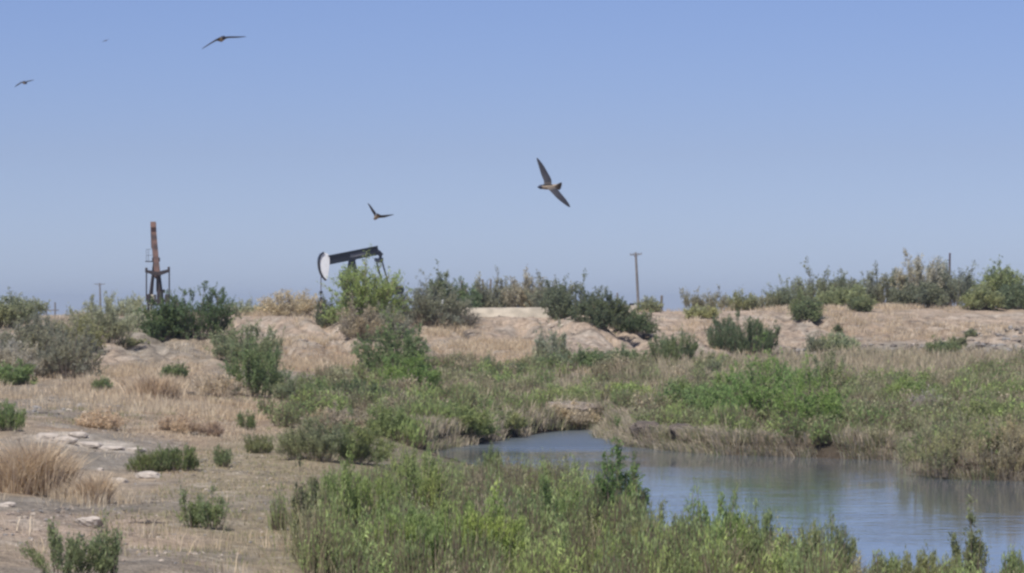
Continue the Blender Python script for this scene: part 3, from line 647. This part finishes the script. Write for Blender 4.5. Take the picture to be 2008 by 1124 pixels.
def arc(cx, cz, r, a0, a1, n=14):
    return [(cx + r * math.cos(R(a0 + (a1 - a0) * i / n)), cz + r * math.sin(R(a0 + (a1 - a0) * i / n))) for i in range(n + 1)]
# --- black pump jack with white horsehead (beam along local X, head towards -X)
D1 = 300.; k1 = D1 / F
gx1 = (690 - CX) * k1; gz1 = hz(gx1, D1)
pj = tag(empty('pump_jack', (gx1, D1, gz1), R(18)), 'black pump jack with white horsehead raised above the green mesquite', 'pump jack')
ox = 1 / math.cos(R(18))
def A(px, py): return ((px - 690) * k1 * ox, 0, ZC - (py - HY) * k1 - gz1)
hd = [A(636.5, 495.5), A(630.5, 500), A(627.6, 507), A(626.8, 516), A(628, 527), A(630.8, 536), A(635, 544), A(641, 550), A(643.5, 543), A(645.3, 530), A(646.8, 516), A(646.5, 506), A(644.5, 499.5)]
ho = [(p[0], p[2]) for p in hd]
head = MB().prism(ho, -.16, .16).build('horsehead', M_WHITE, pj, .02)
rim = MB()
for a_, b_ in zip(hd[:7], hd[1:8]):
    rim.bar((a_[0] - .05, 0, a_[2]), (b_[0] - .05, 0, b_[2]), .12, .56, (0, 1, 0))
rim.build('curved_face', M_BLACK, head)
b0, b1 = Vector(A(645, 510.5)), Vector(A(741, 490.5))
beam = MB().ibeam(b0, b1,   .46, .95).build('walking_beam', M_BLACK, pj)
MB().bar(b0 + (b1 - b0) * .43, b0 + (b1 - b0) * .78 , .10, .40).build('side_panel', simple('faded_grey_lettering_panel', (.10, .10, .11), .6), beam)
piv = Vector(A(690, 507)); MB().box(piv + Vector((0, 0, -.05)), (.7, .7, .34)).build('saddle_bearing', M_BLACK, pj, .03)
for sx, sy in ((-1, -1), (-1, 1), (1, -1), (1, 1)):
    MB().ibeam(piv + Vector((sx * .12, sy * .15, -.2)), (piv.x + (sx * .9 if sx < 0 else 1.1), sy * 1.0, .25), .2, .22).build('samson_leg', M_BLACK, pj)
eqc = Vector(A(742, 511)); MB().bar(b1 + Vector((-.1, 0, -.1)), b1 + Vector((.35, 0, -.55)), .4, .5, (0, 1, 0)).bar(b1 + Vector((.3, 0, -.5)), eqc, .22, .3, (0, 1, 0)).build('tail_bracket', M_BLACK, pj, .02)
MB().bar(eqc + Vector((0, -1.15, .15)), eqc + Vector((0, 0, -.05)), .34, .30).bar(eqc + Vector((0, 0, -.05)), eqc + Vector((0, 1.15, .15)), .34, .30).build('equalizer', M_BLACK, pj)
cr = Vector((eqc.x + .55, 0, 2.2))
pin = cr + Vector((.55, 0, -.5))
for sy in (-1, 1):
    MB().tube([eqc + Vector((0, sy * 1.1, .1)), pin + Vector((0, sy * 1.1, 0))], .085, 8).build('pitman_arm', M_BLACK, pj)
    ck = MB().bar(cr + Vector((-.3, sy * .92, .25)), cr + Vector((1.7, sy * .92, -.1)), .16, .42).build('crank', M_BLACK, pj)
    MB().prism([(cr.x + x, cr.z + z) for x, z in ((.5, .26), (.8, .55), (1.4, .70), (1.8, .5), (1.85, .15), (1.65, -.2), (1.2, -.15), (.6, -.02))], sy * 1.0, sy * 1.28).build('counterweight', M_BLACK, ck, .03)
MB().box(cr + Vector((0, 0, -.1)), (1.3, 1.3, 1.1)).tube([cr + Vector((0, -1, 0)), cr + Vector((0, 1, 0))], .16, 10).build('gearbox', M_BLACK, pj, .04)
MB().ibeam((-2.2, -.7, .25), (4.9, -.7, .25), .25, .3).ibeam((-2.2, .7, .25), (4.9, .7, .25), .25, .3).box((0, 0, .25), (.3, 1.4, .2)).box((3.2, 0, .25), (.3, 1.4, .2)).build('skid_base', M_BLACK, pj)
MB().box((3.0, 0, 1.1), (1.6, 1.5, 1.6)).build('gearbox_stand', M_BLACK, pj, .02)
MB().box((4.75, 0, .95), (.7, .9, 1.1)).build('motor_housing', M_TANP, pj, .05)
MB().bar((-.9, -.5, 2.6), (-.9, -.5, 4.4), .06, .06).bar((-1.0, 0, 4.42), (-.3, 0, 4.42), .9, .06).bar((-.9, .3, 2.6), (-.9, .3, 4.4), .06, .06).build('service_platform', M_BLACK, pj)
wx = A(630.8, 550)[0]
MB().tube([(wx, -.06, A(0, 536)[2]), (wx, -.06, A(0, 572)[2])], .03, 6).tube([(wx, .06, A(0, 536)[2]), (wx, .06, A(0, 572)[2])], .03, 6).build('bridle_cable', M_STEEL, pj)
MB().box((wx, 0, A(0, 573.5)[2]), (.3, .34, .24)).build('carrier_bar', M_BLACK, pj, .02)
MB().tube([(wx, 0, A(0, 574)[2]), (wx, 0, A(0, 584)[2])], .04, 8).build('polished_rod', M_STEEL, pj)
MB().tube([(wx, 0, 0), (wx, 0, .55), (wx, 0, .56), (wx, 0, .8), (wx, 0, .81), (wx, 0, A(0, 583)[2])], [.2, .2, .28, .28, .13, .13], 10).bar((wx, 0, .68), (wx - .7, 0, .68), .14, .14).tube([(wx - .45, -.2, .68), (wx - .45, .2, .68)], .16, 8).build('wellhead', M_DRUST, pj)
# --- rusty pump jack seen from behind (beam along local +Y, head far and high)
D2 = 280.; k2 = D2 / F; gx2 = (309 - CX) * k2; gz2 = hz(gx2, D2)
rj = tag(empty('pump_jack', (gx2, D2, gz2), 0), 'rusty brown pump jack seen end-on, its beam pointing straight up above dark bushes', 'pump jack')
def B2(px, py, y=0): return Vector(((px - CX) * k2 * (D2 + y) / D2 - gx2, y, ZC - (py - HY) * k2 * (D2 + y) / D2 - gz2))
tail, tip = B2(308.5, 541, -3.2), B2(301.5, 460, 3.2)
MB().ibeam(tail, tip, .50, .62, (0, 0, 1)).build('walking_beam', M_RUST, rj)
dd = (tip - tail).normalized(); nn = Vector((dd.x, -dd.z, dd.y)).normalized()
sid = Vector((dd.y, -dd.x, 0)).normalized()
hdm = MB(); prof = []
for i in range(11):
    a = R(-30 + 47 * i / 10); prof.append((math.cos(a) * 3.6 - 2.65, math.sin(a) * 3.6))
loop = prof + [(.15, .8), (.0, .0), (.15, -1.0)]
V = []
for sx in (-.27, .27):
    for u, v in loop: V.append(tip + sid * (sx - .05 * v) + dd * (u - .1) + sid.cross(dd) * v)
n_ = len(loop); hdm.add(V, [tuple(range(n_)), tuple(range(2 * n_ - 1, n_ - 1, -1))] + [(i, i + n_, (i + 1) % n_ + n_, (i + 1) % n_) for i in range(n_)])
hdm.build('horsehead', M_RUST, rj, .02)
sad = B2(306, 520, 0); sad.z = (tail.z + tip.z) / 2 - .45
MB().box(sad, (.7, .6, .4)).build('saddle_bearing', M_DRUST, rj, .03)
for sx in (-1, 1):
    for sy in (-1, 1):
        MB().ibeam(sad + Vector((sx * .16, sy * .15, -.15)), (sad.x + sx * .62 , sy * 1.1, .3), .13, .16).build('samson_leg', M_DRUST, rj)
MB().bar(B2(308.7, 536, -3.0), B2(308.7, 572, -2.6), .22, .2, (0, 1, 0)).build('tail_post', M_DRUST, rj)
e0, em, e1 = B2(286, 531.5, -3.3), B2(309, 537.5, -3.3), B2(332, 530.5, -3.3)
MB().bar(e0, em, .3, .26, w1=.35, h1=.44).bar(em, e1, .35, .44, w1=.3, h1=.26).box(e0 + Vector((.05, 0, .08)), (.2, .3, .46)).box(e1 + Vector((-.05, 0, .1)), (.2, .3, .5)).build('equalizer', M_DRUST, rj, .02)
for px_, s_ in ((287.3, -1), (331.8, 1)):
    p0, p1 = B2(px_, 533, -3.3), B2(px_ + s_ * .3, 590, -2.9)
    MB().tube([p0, p1], .065, 8).build('pitman_arm', M_DRUST, rj)
    ck = MB().bar(B2(px_ - s_ * 4, 578, -3.0), B2(px_ - s_ * 4, 606, -2.6), .16, .5, (0, 1, 0)).build('crank', M_DRUST, rj)
    MB().box(B2(px_ - s_ * 4.5, 587, -3.4), (.34, .7, .95)).build('counterweight', M_DRUST, ck, .06)
MB().box(B2(314, 585, -2.7), (.5, 1.1, 1.35)).tube([B2(290, 590, -2.7), B2(329, 590, -2.7)], .14, 8).build('gearbox', M_DRUST, rj, .05)
MB().box(B2(318, 571, -1.7), (.5, .6, .3)).build('brake_drum_cover', M_RUST, rj, .03)
MB().box(B2(300, 588, -1.6), (.55, .8, 1.0)).build('motor_housing', M_TANP, rj, .04)
MB().ibeam((-.8, -4.4, .2), (-.8, 2.4, .2), .24, .3).ibeam((.8, -4.4, .2), (.8, 2.4, .2), .24, .3).build('skid_base', M_DRUST, rj)
pl = MB().bar(B2(286, 513, -.6), B2(301, 513, -.6), .9, .09)
pl.build('service_platform', M_DRUST, rj)
rl = MB()
for px_ in (287, 291): rl.tube([B2(px_, 513, -.9), B2(px_, 489, -.9)], .018, 5)
rl.bar(B2(287, 489, -.9), B2(300, 489, -.9), .03, .03).bar(B2(287, 501, -.9), B2(300, 501, -.9), .03, .03).build('handrail', M_DRUST, rj)
# --- poles and posts
def pole(px0, pyt, px1, d, r, arm_px, label, tilt=0, arms=1):
    k = d / F; x1 = (px1 - CX) * k; z1 = hz(x1, d); top = Vector(((px0 - px1) * k, 0, ZC - (pyt - HY) * k - z1))
    root = tag(empty('utility_pole', (x1, d, z1)), label, 'utility pole')
    MB().tube([(0, 0, -.3), top * .5, top], [r * 1.15, r, r * .8], 10).build('pole', M_WOODP, root)
    c = top * .965; h = arm_px * k / 2
    ar = MB().bar(c + Vector((-h, -.15, -tilt * h)), c + Vector((h, -.15, tilt * h)), .13, .16).build('crossarm', M_WOODP, root)
    for q in (-.92, -.45, .45, .92):
        b = c + Vector((q * h, -.15, q * tilt * h + .08)); MB().tube([b, b + Vector((0, 0, .12)), b + Vector((0, 0, .22))], [.03, .07, .04], 8).build('insulator', M_GLASS, ar)
    MB().bar(c + Vector((-h * .45, -.12, 0)), top * .90, .04, .04).bar(c + Vector((h * .45, -.12, 0)), top * .90, .04, .04).build('brace', M_STEEL, root)
pole(1246.5, 495, 1253, 480, .22, 23, 'tall leaning wooden utility pole with crossarm right of the dirt mound', .06)
pole(195.5, 555, 198, 800, .26, 21, 'short-looking distant utility pole with crossarm behind the feathery saltbush at left', .0)
k = 900 / F; x = (99.5 - CX) * k; z = hz(x, 900); hf = tag(empty('line_frame', (x, 900, z)), 'faint distant two-post H frame with a crossbar on the far left horizon', 'power line frame')
for q in (-8.5, 8.5): MB().tube([(q * k, 0, -.4), (q * k, 0, ZC + 19 * k - z)], .27, 8).build('post', M_WOODP, hf)
MB().bar((-15.5 * k, 0, ZC + 3.5 * k - z), (15.5 * k, 0, ZC + 3.5 * k - z), .3, .34).build('crossbar', M_WOODP, hf)
def post(name, px, pyt, d, r, mat, label, cat='post', cap=True):
    k = d / F; x = (px - CX) * k; z = hz(x, d); h = ZC - (pyt - HY) * k - z
    root = tag(empty(name, (x, d, z)), label, cat)
    MB().tube([(0, 0, -.2), (0, 0, h * .5), (.02, 0, h)], [r * 1.05, r, r * .95], 10).build('shaft', mat, root)
    if cap: MB().tube([(.02, 0, h - .002), (.02, 0, h + .05)], [r * 1.2, r * .9], 10).build('cap', mat, root)
post('fence_post', 1297, 581, 172, .075, M_WOODP, 'short grey wooden post on the skyline right of the leaning utility pole')
post('pipe_post', 1862, 498, 178, .06, M_STEEL, 'dark pipe sticking up out of the dense bushes on the right skyline')
post('fence_post', 905, 552, 176, .06, M_WOODP, 'dark post behind the green brush left of the pale berm')
post('fence_post', 946, 549, 230, .07, M_WOODP, 'faint grey post above the brush, left of a pair behind the berm')
post('fence_post', 962, 549, 230, .08, M_WOODP, 'faint grey post above the brush, right of a pair behind the berm')
post('marker_post', 867, 590, 151, .05, M_WHITE, 'short white marker post in front of the grey bushes left of the berm')
post('fence_post', 1210, 576, 176, .05, M_WOODP, 'thin dark stake above the dark bush of the dirt mound')
k = 162 / F; x = (1236 - CX) * k; z = hz(x, 162)
bx = tag(empty('equipment_box', (x, 162, z)), 'small pale metal box with dark cap behind the dark bushes near the leaning pole', 'equipment box')
MB().box((0, 0, .22), (.72, .5, .44)).build('housing', M_TANP, bx, .03); MB().box((.08, 0, .5), (.26, .3, .12)).build('cap', M_BLACK, bx, .02)
# --- pale berm
V = []; nxb, nyb = 60, 14
for j in range(nyb):
    for i in range(nxb):
        u, v = i / (nxb - 1), j / (nyb - 1); px_ = 900 + 186 * u; yy = 147.6 + v * 4; xx = (px_ - CX) / F * yy
        prf = min(1, v / .18) * min(1, (1 - v) / .2) * float(sstep(0, .06, np.array(u))) * float(1 - sstep(.93, 1, np.array(u)))
        g = hz(xx, yy); n2 = float(fbm(np.array([xx * 2.]), np.array([yy * 2.]), 500, 3)[0]) - .5
        V.append((xx, yy, g - .05 + prf * (max(.1, 4.20 + .05 * n2 + .04 * u - g) + .05)))
Fq = [(j * nxb + i, j * nxb + i + 1, (j + 1) * nxb + i + 1, (j + 1) * nxb + i) for j in range(nyb - 1) for i in range(nxb - 1)]
b_ = npmesh('berm', np.array(V), np.array(Fq), M_BERM, smooth=True); tag(b_, kind='structure')
# --- rocks, ledges, dead wood
def rock(name, px, py, wpx, hpx, mat, label, cat='rock', flat=.6, seed=0, over=0, d=None, yaw=0, tiltx=0):
    r = np.random.default_rng(900 + seed)
    if d: X, Y = (px - CX) / F * d, d; Z = hz(X, Y)
    else: X, Y, Z = ground_at(px, py)
    k = Y / F; w_, h_ = wpx * k, hpx * k
    bm = bmesh.new(); bmesh.ops.create_icosphere(bm, subdivisions=4, radius=1)
    pts = np.array([v.co for v in bm.verts]); off = r.uniform(0, 50, 3)
    nz = fbm(pts[:, 0] * 1.3 + off[0] + pts[:, 2], pts[:, 1] * 1.3 + off[1] - pts[:, 2], seed, 3) - .5
    n2 = fbm(pts[:, 0] * 4 + off[0], pts[:, 2] * 5 + pts[:, 1] * 3 + off[1], seed + 7, 3) - .5
    q = pts * (1 + .7 * nz + .22 * n2)[:, None]
    q = np.sign(q) * np.abs(q) ** .8
    if over: q[:, :2] *= (1 + over * np.clip(q[:, 2:3], -1, .4)) / (1 + .3 * over)
    q = q * [w_ / 2, max(w_ * .35, h_ * .6), h_ * .62]
    for v, p in zip(bm.verts, q): v.co = p
    me = bpy.data.meshes.new(name); bm.to_mesh(me); bm.free(); me.materials.append(mat)
    for p in me.polygons: p.use_smooth = False
    o = bpy.data.objects.new(name, me); C.objects.link(o); o.location = (X, Y, Z + h_ * .2); o.rotation_euler = (R(tiltx), 0, R(yaw))
    tag(o, label, cat); return o
ROCKS = [
 (291,938,46,15,'flat pale rock with shaded right side in front of the dense green clump',0,0),
 (232,948,36,13,'smooth white rounded rock left of the flat pale rock',0,0),
 (197,924,13,8,'tiny white stone above the white rounded rock',0,0),
 (262,886,46,10,'pale slab at the right end of the limestone ledge',0,0),
 (92,864,44,16,'pale ledge block nearest the big tan tussock',0,0),
 (126,868,52,14,'second ledge block from the left, low and broken',0,0),
 (152,858,42,13,'upper block raised behind the limestone ledge',0,0),
 (172,876,60,11,'long low middle block of the limestone ledge',0,0),
 (215,882,56,9,'thin flat block right of the middle of the limestone ledge',0,0),
 (176,1034,56,24,'tilted pale slab with dark underside on the pink clay at lower left',.6,-14),
 (15,992,30,9,'small pale stone under the big tan tussock at the left edge',0,0),
 (100,968,44,7,'flat whitish stone on the gravel below the big tan tussock',0,0),
]
for i, (a, b, c, d, l, ov, tl) in enumerate(ROCKS): rock('rock', a, b, c, d, M_ROCK, l, seed=i, over=ov, tiltx=tl)
rock('rock', 1942, 944, 22, 10, M_ROCK, 'white stone at the water line under the tangled brush at right', seed=30, d=68.2)
rock('eroded_ledge', 1112, 845, 120, 30, M_DIRT, 'undercut pale dirt ledge above the narrow channel', 'bank ledge', seed=41, over=.45, d=99.4)
rock('eroded_ledge', 1268, 880, 64, 34, M_MUDDY, 'dark undercut clump at the left end of the far reeds', 'bank ledge', seed=42, over=.3, d=86.6)
rock('eroded_ledge', 1336, 884, 54, 30, M_MUDDY, 'smaller undercut clump right of the dark one in the far reeds', 'bank ledge', seed=43, over=.3, d=84.8)
def log(px, py, wpx, r_px, label, seed, nbr=4):
    X, Y, Z = ground_at(px, py); k = Y / F; r = np.random.default_rng(seed); w_ = wpx * k; m = MB()
    pts = [(w_ * (t - .5), .15 * math.sin(4 * t), r_px * k * (.9 + .8 * math.sin(3 * t + seed))) for t in np.linspace(0, 1, 8)]
    m.tube(pts, [r_px * k * q for q in (.6, 1, .9, 1.1, .9, .8, .6, .3)], 9)
    root = tag(empty('dead_branch', (X, Y, Z)), label, 'dead wood'); m.build('limb', M_DWOOD, root); b = MB()
    for q in range(nbr * 3):
        p = Vector(pts[r.integers(2, 6)]); e = p + Vector((r.normal(0, .22) * w_ * .5, r.normal(0, .15), abs(r.normal(.25, .15)) * w_ * .35)); b.tube([p, (p + e) / 2 + Vector((0, 0, .03)), e], [r_px * k * .35, r_px * k * .25, r_px * k * .1], 6)
    b.build('twigs', M_DWOOD, root)
log(390, 777, 44, 5.0, 'dark dead brush lying in the tan grass at the foot of the left slope', 3)
log(285, 1030, 84, 2.6, 'dark crooked stick lying on the clay at lower left', 5, 2)
# --- loose stones
def f_st(px, py, X, Y, Z):
    v = ellm(px, py, [(70,1030,300,50,1),(180,890,200,70,.7),(350,1000,300,120,.5),(620,660,200,40,.9),(1130,650,200,50,.9),(1400,640,300,50,.8),(1800,660,300,50,.8),(1800,690,330,16,1),(1960,665,120,26,1),(900,680,200,40,.7),(560,750,150,20,.6),(150,800,200,30,.5)])
    return v * (.15 + .85 * patch(X, Y, 151, .6))
X, Y, Z, s, far, r = scatter(f_st, 9.0, 208)
bm = bmesh.new(); bmesh.ops.create_icosphere(bm, subdivisions=1, radius=1); tv = np.array([v.co for v in bm.verts]); tf = np.array([[v.index for v in f.verts] for f in bm.faces]); bm.free()
n = len(X); pxs, pys = proj(X, Y, Z); rub = ellm(pxs, pys, [(1800,690,320,14,1),(1960,665,120,26,.8),(640,670,60,12,.4),(1130,640,120,26,.35),(150,800,120,20,.4)])
sz = np.minimum(.025 * (1 - r.uniform(0, 1, n)) ** -.5, .03 + .09 * (r.uniform(0, 1, n) > .985)) + rub * r.uniform(.02, .19, n) * (r.uniform(0, 1, n) > .4); P = tv[None] * (1 + r.normal(0, .18, (n, 12, 1))) * (sz[:, None, None] * r.uniform(.6, 1.4, (n, 1, 3)) * [1.2, 1, .6]) + np.stack([X, Y, Z + sz * .15], -1)[:, None]
sc_ = np.array([lin(*c, .75) for c in ((200,186,170),(176,160,146),(150,146,142),(120,112,106))])[np.where(r.uniform(0, 1, n) < rub * .8, r.integers(2, 4, n), r.integers(0, 4, n))]
M_STONE = plantmat('stone_chips', 0.0)
o = npmesh('loose_stones', P.reshape(-1, 3), (tf[None] + (np.arange(n) * 12)[:, None, None]).reshape(-1, 3), M_STONE, None, np.repeat(sc_, 12, 0)); tag(o, 'loose stones and gravel scattered over the bare ground', 'gravel', kind='stuff'); print('stones', n)
# --- tan tussocks that stand alone
def tussock(px, py, ytop, wpx, label, nb=700, cols=((202,184,156),(192,173,146),(182,165,142)), seed=0, green=False):
    X, Y, Z = ground_at(px, py); k = Y / F; r = np.random.default_rng(700 + seed); H = (py - ytop) * k; W = wpx * k
    root = tag(empty('grass_tussock', (X, Y, Z)), label, 'grass tuft'); nc = 14
    bxs = r.normal(0, W * .2, nc); bys = r.normal(0, W * .16, nc)
    V, T, c = blades(bxs, np.full(nc, Y) * 0 + bys + Y, np.zeros(nc), r, nb // nc, H * .8, H * 1.05, W * .09, cols, wk=.9, lean=.5)
    V[:, 1] -= Y; npmesh('blades', V, T, M_GRASS, root, c)
tussock(45, 966, 858, 150, 'big tan grass tussock at the left edge beside the gravel', 2600, seed=1)
tussock(105, 955, 880, 70, 'tan tussock joined to the right side of the big one', 1200, seed=2)
tussock(183, 988, 925, 86, 'orange-tan tussock alone below the gravel patch', 1300, seed=3)
tussock(300, 780, 730, 80, 'pale tan tussock in the middle of the left slope', 900, seed=4)
# ------------------------------------------------------------ birds
def birdmat():
    m, t, p = nmat('plumage'); at = t.nodes.new('ShaderNodeAttribute'); at.attribute_name = 'Col'
    t.links.new(at.outputs['Color'], p.inputs['Base Color']); p.inputs['Roughness'].default_value = .7; return m
M_BIRD = birdmat()
DK = np.array([.020, .020, .026]); BUFF = np.array([.34, .27, .20]); CAP = np.array([.02, .025, .05]); MID = np.array([.10, .09, .09])
def bird(px, py, D, fwd, up, wl, wr, label, blen=.14, root_ch=.055):
    """fwd/up: body axes; wl, wr: wing centre-lines as lists of (x right px, y up px, depth m) offsets from the body in the photo"""
    k = D / F; f_ = Vector(fwd).normalized(); u_ = (Vector(up) - f_ * Vector(up).dot(f_)).normalized(); s_ = f_.cross(u_).normalized()
    st = [(-.50, .10, .02), (-.36, .24, .045), (-.18, .55, .5), (-.02, .85, .85), (.14, 1.0, 1.0), (.26, .85, .85), (.34, .72, .72), (.42, .74, .74), (.49, .45, .5), (.535, .16, .16), (.57, .05, .05)]
    n = 12; rad = blen * .13; V = []; col = []
    for i, (t, a, b) in enumerate(st):
        wid = rad * (a if i > 1 else (1.9 if i == 0 else 1.2)); hei = rad * b * (1 if i > 1 else 1.5)
        for q in range(n):
            an = 2 * math.pi * (q + .5) / n
            V.append(f_ * (t * blen) + s_ * (math.cos(an) * wid) + u_ * (math.sin(an) * hei))
            c = DK if math.sin(an) > -.1 else BUFF
            if t > .38: c = CAP
            if -.3 < t < -.1: c = BUFF
            if t < -.33: c = MID
            col.append(c)
    Fs = []; NR = len(st); i0, i1 = 3, 6
    rq = n - 1; lq = n // 2 - 1                       # side faces straddling +s and -s
    for i in range(NR - 1):
        for q in range(n):
            if i0 <= i < i1 and q in (rq, lq): continue
            q2 = (q + 1) % n; Fs.append((i * n + q, i * n + q2, (i + 1) * n + q2, (i + 1) * n + q))
    Fs.append(tuple(range(n))[::-1]); Fs.append(tuple((NR - 1) * n + q for q in range(n)))
    for side, q, line in ((1, rq, wr), (-1, lq, wl)):
        qa, qb = q, (q + 1) % n                      # lower/upper edge (order depends on side)
        loop = [i * n + qa for i in range(i0, i1 + 1)] + [i * n + qb for i in range(i1, i0 - 1, -1)]
        pts = [Vector((a * k, c, b * k)) for a, b, c in line]
        m = len(pts); prev = loop
        chords = [1.05, 1.0, .82, .5, .12] if m == 4 else None
        for j, p in enumerate(pts):
            ch = root_ch * [1.0, .95, .68, .16][j]; th = .006 * [1.3, 1, .7, .4][j]
            d_ = (pts[j] - (pts[j - 1] if j else Vector((0, 0, 0)))).normalized()
            cd = (f_ - d_ * f_.dot(d_)); cd = cd.normalized() if cd.length > .05 else f_
            nd = d_.cross(cd).normalized(); 
            if nd.dot(u_) < 0: nd = -nd
            lo = -1 if (math.sin(2 * math.pi * (qa + .5) / n) < math.sin(2 * math.pi * (qb + .5) / n)) else 1
            cur = []
            sweep = -ch * [.1, .0, .25, .9][j]
            for e, sgn in ((0, lo), (1, -lo)):
                for t_ in (range(4) if e == 0 else range(3, -1, -1)):
                    tt_ = t_ / 3 - .5; z_ = (1 - abs(tt_ * 2) ** 2) * th * sgn + .08 * ch * (1 - (2 * tt_) ** 2)
                    V.append(p + cd * (tt_ * ch + sweep) + nd * z_); col.append(DK if sgn > 0 else DK * 1.7); cur.append(len(V) - 1)
            L_ = len(cur)
            for x in range(L_): y = (x + 1) % L_; Fs.append((prev[x], prev[y], cur[y], cur[x]))
            prev = cur
        Fs.append(tuple(prev))
    me = bpy.data.meshes.new('swallow'); me.from_pydata([tuple(v) for v in V], [], Fs)
    b = bmesh.new(); b.from_mesh(me); bmesh.ops.recalc_face_normals(b, faces=b.faces[:]); b.to_mesh(me); b.free()
    a = me.color_attributes.new('Col', 'FLOAT_COLOR', 'POINT'); a.data.foreach_set('color', np.array([list(c) + [1] for c in col], np.float32).ravel())
    me.materials.append(M_BIRD); o = bpy.data.objects.new('swallow', me); C.objects.link(o)
    o.location = ((px - CX) * k, D, ZC - (py - HY) * k)
    m = o.modifiers.new('sub', 'SUBSURF'); m.levels = m.render_levels = 2
    for p in me.polygons: p.use_smooth = True
    tag(o, label, 'bird', 'swallows circling in the sky'); return o
# big one, right of centre: banked, head lower left
bird(1079, 366, 14.5, (-.85, -.35, -.05), (.35, .75, .45), [(0, 0, 0)] and [(7, -8, -.01), (15, -17, -.02), (26, -31, -.02), (38, -43, -.01)], [(-4, 10, .01), (-10, 22, .02), (-19, 38, .02), (-29, 57, .02)], 'largest bird with both wings stretched, banking steeply right of centre', blen=.125, root_ch=.045)
bird(434, 77, 18.0, (.35, -.85, .10), (.1, .35, .9), [(6, 1.5, -.01), (15, 3, -.01), (32, 4, 0), (50, 6, .02)], [(-6, 0, .0), (-14, -5, .0), (-26, -12, .0), (-40, -20, .01)], 'long-winged bird gliding at the upper left, left wing drooping', blen=.13, root_ch=.052)
bird(739, 425, 21.0, (-.3, .85, -.25), (.3, .35, .85), [(-3, 4, 0), (-8, 11, .0), (-13, 18, .02), (-19, 26, .04)], [(4, -.5, 0), (12, 0, -.02), (22, 1, -.03), (35, 3.5, -.03)], 'bird with one wing raised in a V just above the black pump jack', blen=.12, root_ch=.05)
bird(47, 162, 30.0, (.45, -.8, -.1), (0, .4, .9), [(4, 1, 0), (9, 2, 0), (14, 3.5, .02), (20, 5.5, .03)], [(-4, 0, 0), (-9, -3, 0), (-14, -6, .0), (-19, -10, .02)], 'small dark bird near the left edge of the sky', blen=.15, root_ch=.06)
bird(206.5, 80, 80.0, (.5, -.8, 0), (0, .3, .9), [(1.5, .6, 0), (3.5, 1.5, 0), (5.5, 2.5, 0), (8, 3, 0)], [(-1.5, 0, 0), (-3, -1, 0), (-4.5, -2, 0), (-6, -3.5, 0)], 'tiniest bird, a far speck high at the upper left', blen=.13, root_ch=.055)
# ------------------------------------------------------------ haze
hzv = bpy.data.materials.new('haze'); hzv.use_nodes = True; t = hzv.node_tree
for n_ in list(t.nodes):
    if n_.type == 'BSDF_PRINCIPLED': t.nodes.remove(n_)
pv = t.nodes.new('ShaderNodeVolumePrincipled'); pv.inputs['Color'].default_value = (.66, .78, .95, 1); pv.inputs['Density'].default_value = .0002; pv.inputs['Anisotropy'].default_value = .2
t.links.new(pv.outputs[0], t.nodes['Material Output'].inputs['Volume'])
hb = MB().bar((0, -70, 14), (0, 4600, 14), 8200, 32, (0, 0, 1)).build('haze', hzv); tag(hb, kind='stuff')
